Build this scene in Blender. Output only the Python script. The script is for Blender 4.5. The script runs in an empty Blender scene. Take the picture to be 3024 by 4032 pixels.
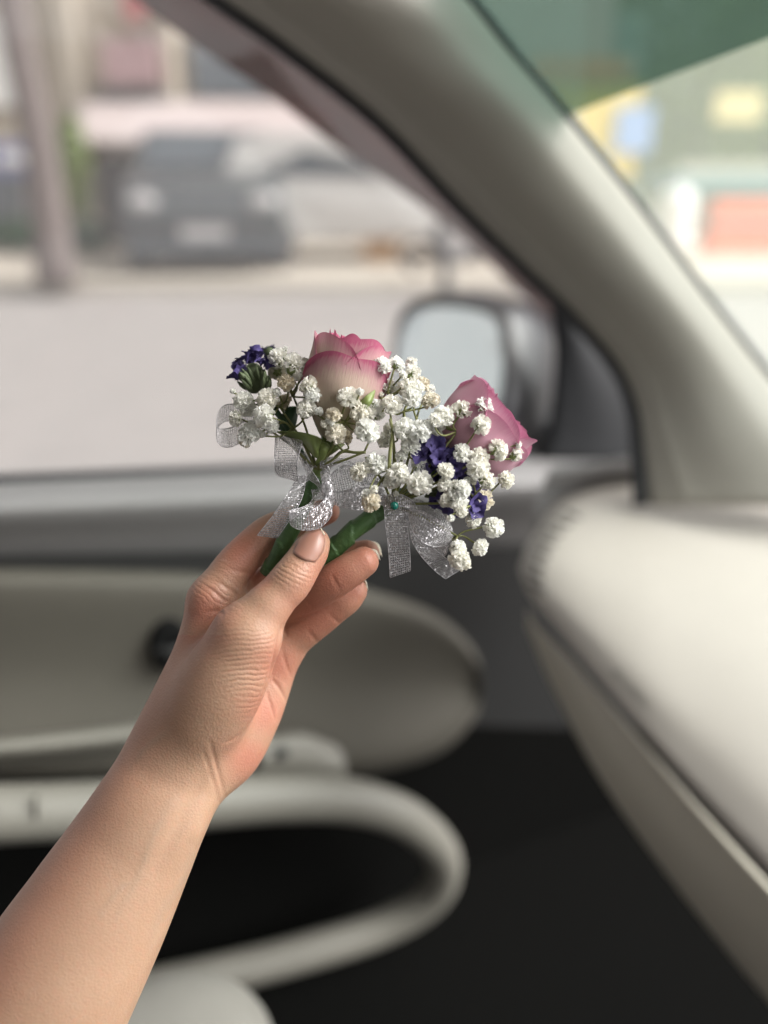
import bpy, bmesh, math, random
import numpy as np
from mathutils import Vector, Matrix
from mathutils.bvhtree import BVHTree

random.seed(7); rng = np.random.default_rng(7)
scene = bpy.context.scene
COL = scene.collection

# ------------------------------------------------------------------ camera, sky, sun, exposure
PITCH = math.radians(22.5)
CAM = np.array([0.0, 0.0, 1.2])
cam_d = bpy.data.cameras.new('camera'); cam = bpy.data.objects.new('camera', cam_d); COL.objects.link(cam)
cam.location = CAM; cam.rotation_euler = (math.radians(90) - PITCH, 0, 0)
cam_d.sensor_fit = 'HORIZONTAL'; cam_d.sensor_width = 24; cam_d.lens = 26
cam_d.clip_start = 0.02; cam_d.clip_end = 500
cam_d.dof.use_dof = True; cam_d.dof.focus_distance = 0.410; cam_d.dof.aperture_fstop = 1.8
scene.camera = cam

SUN_EL, SUN_ROT = math.radians(40), math.radians(98)
world = bpy.data.worlds.new('World'); scene.world = world; world.use_nodes = True
wn = world.node_tree; wn.nodes.clear()
wo = wn.nodes.new('ShaderNodeOutputWorld'); wb = wn.nodes.new('ShaderNodeBackground'); ws = wn.nodes.new('ShaderNodeTexSky')
ws.sky_type = 'NISHITA'; ws.sun_disc = False; ws.sun_elevation = SUN_EL; ws.sun_rotation = SUN_ROT
ws.dust_density = 6.0; ws.air_density = 1.0; ws.ozone_density = 0.6
wb.inputs['Strength'].default_value = 0.15
hs = wn.nodes.new('ShaderNodeHueSaturation'); hs.inputs['Saturation'].default_value = 0.1
wn.links.new(ws.outputs[0], hs.inputs['Color']); wn.links.new(hs.outputs[0], wb.inputs[0]); wn.links.new(wb.outputs[0], wo.inputs[0])
sun_d = bpy.data.lights.new('sun', 'SUN'); sun = bpy.data.objects.new('sun', sun_d); COL.objects.link(sun)
sun_d.energy = 0.9; sun_d.angle = math.radians(40); sun_d.color = (1.0, 0.945, 0.90)
sd = Vector((math.sin(SUN_ROT) * math.cos(SUN_EL), math.cos(SUN_ROT) * math.cos(SUN_EL), math.sin(SUN_EL)))
sun.rotation_euler = sd.to_track_quat('Z', 'Y').to_euler(); sun.location = (3, -3, 8)
vs = scene.view_settings
vs.view_transform = 'Standard'; vs.look = 'None'; vs.gamma = 1; vs.use_curve_mapping = False
vs.exposure = 1.16
scene.cycles.max_bounces = 8; scene.cycles.transparent_max_bounces = 24

# ------------------------------------------------------------------ placing helpers
FPX = 3024 / 24 * 26
cp, sp = math.cos(PITCH), math.sin(PITCH)
RIGHT = np.array([1.0, 0, 0]); UP = np.array([0, sp, cp]); FWD = np.array([0, cp, -sp])
PHI = math.radians(25)
CF = np.array([math.cos(PHI), math.sin(PHI), 0]); CL = np.array([-math.sin(PHI), math.cos(PHI), 0])
ZUP = np.array([0, 0, 1.0])

def ray(px, py):
    return FWD + RIGHT * ((px - 1512) / FPX) - UP * ((py - 2016) / FPX)
def P(px, py, d):                                   # a place in the world, d metres deep
    return CAM + ray(px, py) * d
def H(px, py, dz):                                  # near the hand: millimetres behind the 0.42 m plane
    return P(px, py, 0.42 + dz / 1000)
def DP(px, py, off):                                # on the door, off metres sideways
    r = ray(px, py); return CAM + r * (off / (r @ CL))
def GP(px, py, z=0.0):                              # on the ground
    r = ray(px, py); return CAM + r * ((z - CAM[2]) / r[2])
def YP(px, py, Y):                                  # on a facade Y metres ahead
    r = ray(px, py); return CAM + r * (Y / r[1])
def cam_to_world(v):
    v = np.asarray(v)
    return CAM + v[:, 0:1] * RIGHT + v[:, 1:2] * UP - v[:, 2:3] * FWD

def catmull(pts, n):
    p = np.asarray(pts, float); k = len(p)
    if k == 2:
        t = np.linspace(0, 1, n)[:, None]; return p[0] * (1 - t) + p[1] * t
    q = np.vstack([2 * p[0] - p[1], p, 2 * p[-1] - p[-2]])
    t = np.linspace(0, k - 1, n); i = np.minimum(t.astype(int), k - 2); f = (t - i)[:, None]
    a, b, c, d = q[i], q[i + 1], q[i + 2], q[i + 3]
    return 0.5 * (2 * b + (c - a) * f + (2 * a - 5 * b + 4 * c - d) * f ** 2 + (3 * b - a - 3 * c + d) * f ** 3)

# ------------------------------------------------------------------ materials
def mat(name, col=(0.5, 0.5, 0.5), rough=0.6, metal=0.0, vary=0.06, scale=40.0, bump=0.0, bscale=300.0, sub=0.0, spec=0.5, subr=(0.01, 0.004, 0.002)):
    m = bpy.data.materials.new(name); m.use_nodes = True
    nt = m.node_tree; b = nt.nodes['Principled BSDF']
    tc = nt.nodes.new('ShaderNodeTexCoord')
    n = nt.nodes.new('ShaderNodeTexNoise'); n.inputs['Scale'].default_value = scale; n.inputs['Detail'].default_value = 5
    nt.links.new(tc.outputs['Object'], n.inputs['Vector'])
    mx = nt.nodes.new('ShaderNodeMix'); mx.data_type = 'RGBA'
    c = np.array(col)
    mx.inputs[6].default_value = (*np.clip(c * (1 - vary), 0, 1), 1); mx.inputs[7].default_value = (*np.clip(c * (1 + vary), 0, 1), 1)
    nt.links.new(n.outputs['Fac'], mx.inputs[0]); nt.links.new(mx.outputs[2], b.inputs['Base Color'])
    b.inputs['Roughness'].default_value = rough; b.inputs['Metallic'].default_value = metal
    b.inputs['Specular IOR Level'].default_value = spec
    if sub:
        b.inputs['Subsurface Weight'].default_value = sub; b.inputs['Subsurface Radius'].default_value = (1, 0.4, 0.2); b.inputs['Subsurface Scale'].default_value = subr[0]
    if bump:
        n2 = nt.nodes.new('ShaderNodeTexNoise'); n2.inputs['Scale'].default_value = bscale; n2.inputs['Detail'].default_value = 3
        nt.links.new(tc.outputs['Object'], n2.inputs['Vector'])
        bp = nt.nodes.new('ShaderNodeBump'); bp.inputs['Strength'].default_value = bump; bp.inputs['Distance'].default_value = 0.001
        nt.links.new(n2.outputs['Fac'], bp.inputs['Height']); nt.links.new(bp.outputs['Normal'], b.inputs['Normal'])
    return m

def math_node(nt, op, a, b=None, c=None):
    n = nt.nodes.new('ShaderNodeMath'); n.operation = op
    for i, v in enumerate((a, b, c)):
        if v is None: continue
        if isinstance(v, (int, float)): n.inputs[i].default_value = v
        else: nt.links.new(v, n.inputs[i])
    return n.outputs[0]

def pane_mat(name, tint, gloss=0.05, rough=0.02, body=0.0, body_col=(0.5, 0.5, 0.5)):
    m = bpy.data.materials.new(name); m.use_nodes = True; nt = m.node_tree; nt.nodes.clear()
    o = nt.nodes.new('ShaderNodeOutputMaterial'); t = nt.nodes.new('ShaderNodeBsdfTransparent'); g = nt.nodes.new('ShaderNodeBsdfGlossy')
    t.inputs[0].default_value = (*tint, 1); g.inputs['Roughness'].default_value = rough
    mx = nt.nodes.new('ShaderNodeMixShader'); mx.inputs[0].default_value = gloss
    nt.links.new(t.outputs[0], mx.inputs[1]); nt.links.new(g.outputs[0], mx.inputs[2]); last = mx
    if body:
        d = nt.nodes.new('ShaderNodeBsdfTranslucent'); d.inputs[0].default_value = (*body_col, 1)
        m2 = nt.nodes.new('ShaderNodeMixShader'); m2.inputs[0].default_value = body
        nt.links.new(last.outputs[0], m2.inputs[1]); nt.links.new(d.outputs[0], m2.inputs[2]); last = m2
    nt.links.new(last.outputs[0], o.inputs[0])
    return m

# ------------------------------------------------------------------ object helpers
def loc_of(o):
    l = np.zeros(3)
    while o is not None:
        l = l + np.array(o.location); o = o.parent
    return l
def tag(o, label=None, cat=None, group=None, kind=None):
    for k, v in (('label', label), ('category', cat), ('group', group), ('kind', kind)):
        if v: o[k] = v
    return o
def empty(name, loc, label, cat, group=None):
    o = bpy.data.objects.new(name, None); COL.objects.link(o); o.location = loc; o.empty_display_size = 0.02
    return tag(o, label, cat, group)
def mesh_data(name, v, f, m, smooth=True, uv=None, attrs=None):
    me = bpy.data.meshes.new(name); me.from_pydata(np.asarray(v).tolist(), [], [list(map(int, q)) for q in f])
    if m is not None: me.materials.append(m)
    if smooth: me.polygons.foreach_set('use_smooth', np.ones(len(me.polygons), bool))
    if uv is not None:
        l = me.uv_layers.new(name='UVMap'); vi = np.empty(len(me.loops), np.int32); me.loops.foreach_get('vertex_index', vi)
        l.data.foreach_set('uv', np.asarray(uv, np.float32)[vi].ravel())
    for k, a in (attrs or {}).items():
        at = me.attributes.new(k, 'FLOAT', 'POINT'); at.data.foreach_set('value', np.asarray(a, np.float32))
    me.update()
    return me
def obj(name, v, f, m, parent=None, smooth=True, uv=None, attrs=None, origin=None):
    v = np.asarray(v, float)
    org = loc_of(parent) if parent is not None else (np.array(origin) if origin is not None else np.array([*((v.min(0) + v.max(0)) / 2)[:2], v[:, 2].min()]))
    o = bpy.data.objects.new(name, mesh_data(name, v - org, f, m, smooth, uv, attrs)); COL.objects.link(o)
    if parent is not None: o.parent = parent
    else: o.location = org
    return o
def solid(o, t, off=-1, bevel=0):
    md = o.modifiers.new('solid', 'SOLIDIFY'); md.thickness = t; md.offset = off
    if bevel:
        b = o.modifiers.new('bevel', 'BEVEL'); b.width = bevel; b.segments = 3; b.limit_method = 'ANGLE'
    return o
def grid_faces(nu, nv, wrap=False):
    f = []
    for i in range(nu - 1):
        for j in range(nv - 1 + (1 if wrap else 0)):
            j2 = (j + 1) % nv
            f.append((i * nv + j, i * nv + j2, (i + 1) * nv + j2, (i + 1) * nv + j))
    return f
def loft(rows, nu, nv):                             # rows: polylines of 3-D points; gives a smooth sheet
    rr = np.stack([catmull(r, nv) for r in rows]); out = np.empty((nu, nv, 3))
    for j in range(nv): out[:, j] = catmull(rr[:, j], nu)
    u, v = np.meshgrid(np.linspace(0, 1, nu), np.linspace(0, 1, nv), indexing='ij')
    return out.reshape(-1, 3), grid_faces(nu, nv), np.stack([u.ravel(), v.ravel()], 1)
def tube(path, rad, n=10, k=24, flat=None, closed_ends=True):
    c = catmull(path, k); r = np.interp(np.linspace(0, 1, k), np.linspace(0, 1, len(rad)), rad) if np.ndim(rad) else np.full(k, rad)
    t = np.gradient(c, axis=0); t /= np.linalg.norm(t, axis=1)[:, None]
    a = np.cross(t[0], [0.3, 0.2, 1.0]); a /= np.linalg.norm(a); v = []
    for i in range(k):
        a = a - t[i] * (a @ t[i]); a /= np.linalg.norm(a); b = np.cross(t[i], a)
        for j in range(n):
            q = 2 * math.pi * j / n; v.append(c[i] + r[i] * (math.cos(q) * a + math.sin(q) * b))
    f = grid_faces(k, n, True)
    if closed_ends: f = f + [tuple(range(n))[::-1], tuple(range((k - 1) * n, k * n))]
    return np.array(v), f
def box_vf(c, s, rz=0.0):
    c = np.array(c, float); h = np.array(s) / 2
    v = np.array([[x, y, z] for x in (-1, 1) for y in (-1, 1) for z in (-1, 1)]) * h
    cr, sr = math.cos(rz), math.sin(rz)
    v = np.stack([v[:, 0] * cr - v[:, 1] * sr, v[:, 0] * sr + v[:, 1] * cr, v[:, 2]], 1) + c
    return v, [(0, 1, 3, 2), (4, 6, 7, 5), (0, 4, 5, 1), (2, 3, 7, 6), (0, 2, 6, 4), (1, 5, 7, 3)]
def join(parts):
    V, F, n = [], [], 0
    for v, f in parts:
        V.append(v); F += [tuple(i + n for i in q) for q in f]; n += len(v)
    return np.vstack(V), F
def box(name, c, s, m, parent=None, rz=0.0, bevel=0.0):
    v, f = box_vf(c, s, rz); o = obj(name, v, f, m, parent, smooth=False)
    if bevel:
        b = o.modifiers.new('bevel', 'BEVEL'); b.width = bevel; b.segments = 3
    return o
def ellipsoid_vf(c, r, nu=10, nv=16, wob=0.0):
    v = []
    for i in range(nu + 1):
        a = math.pi * i / nu
        for j in range(nv):
            b = 2 * math.pi * j / nv; k = 1 + (random.uniform(-wob, wob) if wob else 0)
            v.append([c[0] + k * r[0] * math.sin(a) * math.cos(b), c[1] + k * r[1] * math.sin(a) * math.sin(b), c[2] + k * r[2] * math.cos(a)])
    return np.array(v), grid_faces(nu + 1, nv, True)

# =====================================================================================================
#  STREET
# =====================================================================================================
M_road = mat('road_asphalt', (0.27, 0.245, 0.235), 0.85, vary=0.12, scale=3, bump=0.4, bscale=60)
M_pave = mat('pavement_concrete', (0.46, 0.40, 0.34), 0.9, vary=0.1, scale=4)
M_kerb = mat('kerb_stone', (0.42, 0.38, 0.33), 0.9)
def sheet(name, x0, x1, y0, y1, z, m):
    nx, ny = 24, 24
    X, Y = np.meshgrid(np.linspace(x0, x1, nx), np.linspace(y0, y1, ny), indexing='ij')
    o = obj(name, np.stack([X.ravel(), Y.ravel(), np.full(X.size, z)], 1), grid_faces(nx, ny), m, origin=(0, 0, 0)); return tag(o, kind='structure')
sheet('ground', -150, 150, -60, 300, -0.02, mat('ground_soil', (0.3, 0.26, 0.22), 0.95, vary=0.15, scale=2))
sheet('road', -60, 60, -6, 8.8, 0.0, M_road)
tag(box('pavement', (0, 11.6, 0.05), (120, 5.4, 0.14), M_pave), kind='structure')
tag(box('kerb', (0, 8.83, 0.055), (120, 0.14, 0.15), M_kerb, bevel=0.015), kind='structure')

M_cream = mat('cream_render', (0.50, 0.44, 0.37), 0.9, vary=0.1, scale=1.5)
M_pinkwall = mat('pink_render', (0.42, 0.33, 0.32), 0.9, vary=0.1, scale=1.5)
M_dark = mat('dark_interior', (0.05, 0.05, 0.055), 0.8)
M_glass = mat('shop_glass', (0.16, 0.18, 0.2), 0.15)
M_awn = mat('awning_cloth', (0.46, 0.385, 0.375), 0.9)
M_red = mat('red_board', (0.38, 0.10, 0.10), 0.6)
M_rose_board = mat('rose_board', (0.40, 0.27, 0.28), 0.6)
M_white = mat('white_paint', (0.72, 0.70, 0.68), 0.5)
M_blue = mat('blue_board', (0.17, 0.18, 0.34), 0.6)
M_shutter = mat('grey_shutter', (0.36, 0.34, 0.34), 0.6)

def px_box(name, x0, x1, y0, y1, Y, thick, m, parent, bevel=0.01):
    a, b = YP(x0, y0, Y), YP(x1, y1, Y)
    c = (a + b) / 2; c[1] = Y + thick / 2
    return box(name, c, (abs(b[0] - a[0]), thick, abs(a[2] - b[2])), m, parent, bevel=bevel)

bl = empty('shop_building', (-2.5, 13.6, 0.12), 'cream rendered shop building with pink boards behind the parked dark car', 'building')
box('wall', (-3.2, 16.2, 3.0), (8.6, 4.6, 6.0), M_cream, bl)
px_box('column', 235, 345, -300, 1040, 13.5, 0.35, M_cream, bl); px_box('column', 640, 720, -300, 1040, 13.5, 0.35, M_cream, bl)
px_box('column', 1110, 1180, 300, 1040, 13.5, 0.35, M_cream, bl)
px_box('signboard', 390, 630, 150, 330, 13.35, 0.12, M_rose_board, bl)
px_box('signboard', 470, 560, -120, 80, 13.35, 0.12, M_red, bl)
px_box('shop_window', 740, 1090, 120, 380, 13.7, 0.2, M_glass, bl)
px_box('shop_window', 380, 620, 345, 390, 13.7, 0.2, M_glass, bl)
px_box('shaded_opening', 380, 1090, 620, 1030, 13.75, 0.15, mat('opening_shade', (0.10, 0.10, 0.105), 0.6), bl)  # dark panel painting the shade inside the shop openings
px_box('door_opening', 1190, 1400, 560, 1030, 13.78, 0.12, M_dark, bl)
v, f, _ = loft([[YP(300, 400, 13.6), YP(1300, 400, 13.6)], [YP(290, 470, 12.9), YP(1310, 470, 12.9)], [YP(280, 570, 12.4), YP(1320, 560, 12.4)]], 8, 20)
solid(obj('awning', v, f, M_awn, bl), 0.03)
bl2 = empty('brick_building', (3.5, 13.6, 0.12), 'muted red brick building seen above the wing mirror', 'building')
box('wall', (2.3, 16.4, 3.2), (2.2, 4.6, 6.4), M_pinkwall, bl2)
px_box('shop_window', 1300, 1420, 100, 380, 13.95, 0.2, M_glass, bl2); px_box('shop_window', 1500, 1650, 300, 560, 13.95, 0.2, M_glass, bl2)
px_box('ledge', 1300, 1880, 610, 660, 13.8, 0.3, M_cream, bl2)
bl3 = empty('side_building', (-8.5, 13.6, 0.12), 'pale building with a dark doorway behind the tree trunk', 'building')
box('wall', (-9.3, 16.2, 3.0), (3.6, 4.6, 6.0), mat('mauve_render', (0.42, 0.37, 0.36), 0.9), bl3)
px_box('shop_window', -200, 110, 60, 420, 13.7, 0.2, M_white, bl3)
px_box('door_opening', -100, 180, 690, 1000, 13.75, 0.12, M_glass, bl3)
s = empty('street_sign', YP(110, 1040, 12.9), 'dull blue shop sign on a post beside the tree trunk', 'sign')
px_box('board', -60, 245, 560, 690, 12.8, 0.06, M_blue, s); px_box('lettering', -10, 190, 600, 650, 12.77, 0.02, M_white, s)
v, f = tube([YP(100, 1040, 12.9), YP(100, 560, 12.9)], 0.04); obj('post', v, f, M_shutter, s)

# tree with a thick trunk
tr = empty('street_tree', GP(225, 1120, 0.12), 'thick grey brown tree trunk on the far pavement', 'tree')
M_bark = mat('bark', (0.13, 0.105, 0.10), 0.95, vary=0.3, scale=20, bump=1, bscale=30)
b0 = GP(225, 1120, 0.12)
v, f = tube([b0, b0 + [0.03, 0, 1.2], b0 + [-0.06, 0.05, 2.6], b0 + [0.1, 0.1, 4.2]], [0.2, 0.15, 0.14, 0.12], 14, 20); obj('trunk', v, f, M_bark, tr)
for a in range(5):
    q = a * 1.3; e = b0 + [1.5 * math.cos(q), 1.2 * math.sin(q), 5.6]
    v, f = tube([b0 + [0.08, 0.1, 3.9], (b0 + [0.1, 0.1, 4.2] + e) / 2 + [0, 0, 0.3], e], [0.09, 0.06, 0.02], 8, 10); obj('limb', v, f, M_bark, tr)
M_leaf_g = mat('leaf_green', (0.075, 0.12, 0.04), 0.6, vary=0.4, scale=3)
M_leaf_d = mat('leaf_dark', (0.035, 0.075, 0.045), 0.6, vary=0.4, scale=3)
def leaf_cloud(name, blobs, n, size, m, parent):
    V, F = [], []
    for i in range(n):
        c, r = blobs[rng.integers(len(blobs))]
        d = rng.normal(size=3); d /= np.linalg.norm(d); p = np.array(c) + d * np.array(r) * rng.uniform(0.35, 1.0) ** 0.5
        a = rng.normal(size=3); a /= np.linalg.norm(a); b = np.cross(a, d); b /= np.linalg.norm(b) + 1e-9
        s_ = size * rng.uniform(0.6, 1.3); k = len(V)
        V += [p - a * s_, p + b * s_ * 0.45, p + a * s_, p - b * s_ * 0.45]; F.append((k, k + 1, k + 2, k + 3))
    return obj(name, np.array(V), F, m, parent, smooth=False)
leaf_cloud('crown', [(b0 + [math.cos(a) * 1.4, math.sin(a) * 1.2, 5.8 + 0.5 * math.sin(3 * a)], (1.1, 1.1, 0.9)) for a in np.linspace(0, 6, 9)], 2500, 0.12, M_leaf_g, tr)

def shrub(px, py, Y, blobs, n, label, size=0.07, m=M_leaf_g):
    base = YP(px, py, Y); base[2] = 0.12
    o = empty('shrub', base, label, 'shrub')
    leaf_cloud('foliage', [(base + np.array(c), r) for c, r in blobs], n, size, m, o)
    v, f = tube([base, base + [0.02, 0, 0.5]], [0.03, 0.015], 6, 6); obj('stem', v, f, M_bark, o)
M_leaf_l = mat('leaf_light', (0.17, 0.22, 0.075), 0.6, vary=0.3, scale=3)
shrub(345, 1040, 12.2, [((0, 0, 1.0), (0.2, 0.2, 0.75)), ((0.02, 0, 1.35), (0.18, 0.18, 0.4))], 900, 'tall light green shrub between the trunk and the dark car', m=M_leaf_l)
shrub(60, 1060, 11.6, [((0, 0, 0.25), (0.5, 0.25, 0.22)), ((0.5, 0, 0.2), (0.4, 0.25, 0.2)), ((1.0, 0, 0.22), (0.3, 0.25, 0.22))], 1500, 'low dark green shrubs at the foot of the tree trunk', m=M_leaf_d)

# parked cars (blurred, on the far pavement)
def parked_car(x, y, heading, L, W, Ht, m, label):
    o = empty('parked_car', (x, y, 0.12), label, 'car', 'cars parked on the far pavement')
    ch, sh = math.cos(heading), math.sin(heading)
    def T(v): v = np.asarray(v); return np.stack([x + v[:, 0] * ch - v[:, 1] * sh, y + v[:, 0] * sh + v[:, 1] * ch, 0.12 + v[:, 2]], 1)
    prof = np.array([(-.5, .30), (-.495, .60), (-.46, .64), (-.40, .96), (-.30, 1.0), (.08, .99), (.22, .70), (.46, .60), (.5, .42), (.49, .22), (-.48, .2)]) * [L, Ht]
    inset = np.array([0, 0, .02, .16, .2, .19, .05, .03, .02, 0, 0]) * W / 2
    n = len(prof); rows = []
    for sgn, w in ((-1, 1.0), (-1, 0.92), (1, 0.92), (1, 1.0)):
        rows.append([(p[0], sgn * (W / 2 * w - i), p[1]) for p, i in zip(prof, inset)])
    # side, rounded shoulder, roof
    V = np.array(rows).reshape(-1, 3); F = []
    for r in range(3):
        for i in range(n): F.append((r * n + i, r * n + (i + 1) % n, (r + 1) * n + (i + 1) % n, (r + 1) * n + i))
    F += [tuple(range(n))[::-1], tuple(range(3 * n, 4 * n))]
    ob = obj('body', T(V), F, m, o, smooth=False); bv = ob.modifiers.new('bevel', 'BEVEL'); bv.width = 0.04; bv.segments = 3
    def quad(nm, pts, mm):
        ob = obj(nm, T(pts), [(0, 1, 2, 3)], mm, o, smooth=False); solid(ob, 0.02, 0)
    def lp(i, j, t, s, push=0.02):
        p = prof[i] * (1 - t) + prof[j] * t; ins = inset[i] * (1 - t) + inset[j] * t
        nrm = np.array([prof[j][1] - prof[i][1], -(prof[j][0] - prof[i][0])]); nrm = -nrm / np.linalg.norm(nrm)
        return (p[0] + nrm[0] * push, s * (W / 2 * .9 - ins - .03), p[1] + nrm[1] * push)
    quad('windscreen', [lp(5, 6, .1, -1), lp(5, 6, .1, 1), lp(5, 6, .92, 1), lp(5, 6, .92, -1)], M_carglass)
    quad('rear_window', [lp(2, 3, .15, -1), lp(2, 3, .15, 1), lp(2, 3, .9, 1), lp(2, 3, .9, -1)], M_carglass)
    for sg in (-1, 1):
        yv = lambda w: sg * (W / 2 - w + .012)
        quad('side_window', [(-.40 * L, yv(.06), .68 * Ht), (.14 * L, yv(.06), .70 * Ht), (.03 * L, yv(.17 * W / 2 / .5 * .5 + .03), .92 * Ht), (-.34 * L, yv(.17 * W / 2 / .5 * .5 + .03), .92 * Ht)], M_carglass)
        for wx in (-.31, .31):
            c = np.array([wx * L, sg * (W / 2 - .08), .3]); vv = []
            for i, (rr, dy) in enumerate(((.12, .1), (.3, .1), (.31, .06), (.31, -.1), (.12, -.1))):
                for q in range(20):
                    a = q * math.pi / 10; vv.append(c + [rr * math.cos(a), sg * dy, rr * math.sin(a)])
            w = obj('wheel', T(vv), grid_faces(5, 20, True), M_dark, o)
            vv = [c + [.19 * math.cos(q * math.pi / 10), sg * .11, .19 * math.sin(q * math.pi / 10)] for q in range(20)]
            obj('rim', T(vv), [tuple(range(20))], M_shutter, w)
        for nm, xx, zz, mm in (('headlight', .485, .5, M_shutter), ('tail_light', -.495, .52, M_red)):
            v, f = ellipsoid_vf((xx * L, sg * W * .36, zz * Ht), (.06, .16, .09)); obj(nm, T(v), f, mm, o)
    v, f = box_vf((.505 * L, 0, .3 * Ht), (.03, .5, .12)); obj('number_plate', T(v), f, M_shutter, o, smooth=False)
    v, f = box_vf((-.505 * L, 0, .42 * Ht), (.03, .5, .12)); obj('number_plate', T(v), f, M_white, o, smooth=False)
    v, f = box_vf((.495 * L, 0, .2 * Ht), (.09, W * .94, .16)); obj('bumper', T(v), f, M_carglass, o, smooth=False)
    return o
M_carglass = mat('car_glass', (0.06, 0.07, 0.08), 0.08)
p = GP(750, 1075, 0.12)
parked_car(p[0], p[1] + 1.5, math.radians(-82), 3.7, 1.72, 1.5, mat('dark_car_paint', (0.05, 0.055, 0.06), 0.3), 'dark grey hatchback parked nose out before the dark shop openings')
p = GP(1420, 1050, 0.12)
parked_car(p[0], p[1] + 0.9, math.radians(3), 3.6, 1.6, 1.45, mat('silver_car_paint', (0.42, 0.40, 0.385), 0.35), 'silver hatchback parked sideways behind the wing mirror')
p = YP(1500, 920, 10.6); g = empty('carton', (p[0], p[1], 0.12), 'peach cardboard carton set on end beside the silver hatchback', 'box')
box('carton_body', (p[0], 10.7, 0.12 + 0.3), (0.42, 0.35, 0.6), mat('carton_board', (0.55, 0.36, 0.22), 0.8), g, bevel=0.01)
box('flap', (p[0], 10.5, 0.12 + 0.61), (0.42, 0.18, 0.012), mat('carton_flap', (0.5, 0.33, 0.2), 0.8), g)
# bollard stand / barrier loop above the mirror
p = YP(1755, 1100, 7.5); ba = empty('barrier_stand', (p[0], p[1], 0), 'black looped metal barrier stand in the road above the wing mirror', 'barrier')
v, f = tube([[p[0], p[1], 0.0], YP(1755, 950, 7.5)], 0.055); obj('post', v, f, M_dark, ba)
v, f = tube([YP(1640, 1075, 7.5), YP(1590, 1030, 7.5), YP(1600, 970, 7.5), YP(1680, 950, 7.5), YP(1755, 955, 7.5)], 0.025, 8, 24); obj('loop', v, f, M_dark, ba)

# right-hand side, through the windscreen
M_yellow = mat('yellow_board', (0.68, 0.46, 0.07), 0.5)
sg_ = empty('yellow_hoarding', YP(2360, 1000, 14.0), 'yellow hoarding with a pale blue panel seen past the windscreen pillar', 'sign')
px_box('board', 2130, 2490, 330, 700, 14.0, 0.1, M_yellow, sg_); px_box('blue_panel', 2435, 2560, 420, 600, 13.9, 0.06, mat('pale_blue', (0.22, 0.33, 0.62), 0.5), sg_)
px_box('orange_strip', 2100, 2480, 235, 300, 13.9, 0.06, mat('orange_strip', (0.6, 0.22, 0.07), 0.5), sg_)
for x in (2200, 2450):
    a = YP(x, 660, 14.05); v, f = tube([[a[0], a[1], 0.0], a], 0.05); obj('post', v, f, M_shutter, sg_)
dk = empty('parked_lorry', (3.9, 17.5, 0), 'dark lorry cab with a pale roof behind the yellow hoarding', 'lorry')
px_box('cab', 2080, 2500, 60, 320, 16.0, 2.0, mat('lorry_paint', (0.10, 0.15, 0.15), 0.4), dk, 0.1)
px_box('windscreen', 2150, 2420, 90, 200, 15.95, 0.06, M_carglass, dk); px_box('bumper', 2080, 2500, 330, 420, 15.9, 0.3, M_shutter, dk)
px_box('chassis', 2080, 2500, 420, 700, 16.0, 2.0, M_dark, dk)
for x in (2150, 2430):
    a = YP(x, 700, 16.2); vv = [[a[0] + dx, 16.2 + .5 * math.cos(q * math.pi / 10), .5 + .5 * math.sin(q * math.pi / 10)] for dx in (-.15, .15) for q in range(20)]
    obj('wheel', np.array(vv), grid_faces(2, 20, True) + [tuple(range(20)), tuple(range(20, 40))], M_dark, dk)
for i, (px, Y, lab, m) in enumerate(((2700, 24, 'broad green tree standing behind the yellow hoarding', M_leaf_l), (3000, 20, 'dense green tree above the orange barrier', M_leaf_l), (2560, 28, 'tall hazy tree rising behind the dark lorry', M_leaf_d))):
    b = YP(px, 800, Y); b[2] = 0; o = empty('roadside_tree', b, lab, 'tree', 'trees beyond the windscreen')
    v, f = tube([b, b + [0.1, 0, 1.5], b + [0, 0, 3.5]], [0.25, 0.2, 0.14], 10, 10); obj('trunk', v, f, M_bark, o)
    leaf_cloud('crown', [(b + [1.8 * math.cos(a) * (i != 1), math.sin(a), 4.0 + 2.4 * math.sin(2 * a + i)], (1.9, 1.4, 1.7)) for a in np.linspace(0, 6, 11)], 2800, 0.2, m, o)
bb = empty('roadside_stall', YP(2860, 960, 15), 'teal roofed stall with a pale yellow board behind the orange barrier', 'stall')
px_box('roof', 2640, 3300, 690, 760, 14.6, 1.6, mat('teal_roof', (0.16, 0.26, 0.28), 0.5), bb); px_box('counter', 2700, 3250, 790, 950, 15.2, 0.8, M_shutter, bb)
px_box('back_wall', 2680, 3280, 640, 950, 16.2, 0.1, M_cream, bb); px_box('board', 2830, 2990, 360, 480, 15.0, 0.08, mat('pale_yellow', (0.75, 0.62, 0.3), 0.5), bb)
for x in (2690, 3260):
    a = YP(x, 700, 15); v, f = tube([[a[0], a[1], 0.0], a], 0.05); obj('post', v, f, M_shutter, bb)
ob_ = empty('road_barrier', YP(2950, 930, 11.5), 'orange red plastic road barrier on the far pavement', 'barrier'); ob_.location.z = 0.12
a = YP(2950, 875, 11.5)
v, f, _ = loft([[(a[0] - .55, 11.3, .12), (a[0] + .9, 11.3, .12)], [(a[0] - .55, 11.42, .35), (a[0] + .9, 11.42, .35)], [(a[0] - .5, 11.47, .75), (a[0] + .9, 11.47, .75)], [(a[0] - .5, 11.6, .75), (a[0] + .9, 11.6, .75)], [(a[0] - .55, 11.75, .12), (a[0] + .9, 11.75, .12)]], 16, 6)
obj('barrier_body', v, f, mat('orange_plastic', (0.62, 0.10, 0.04), 0.5), ob_)
v, f = box_vf((a[0] + .15, 11.40, .55), (1.3, .03, .05)); obj('reflective_band', v, f, M_awn, ob_, smooth=False)
ws_ = empty('water_tank', YP(2650, 940, 12.5), 'small white plastic water drum left of the orange barrier', 'drum'); ws_.location.z = 0.12
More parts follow.
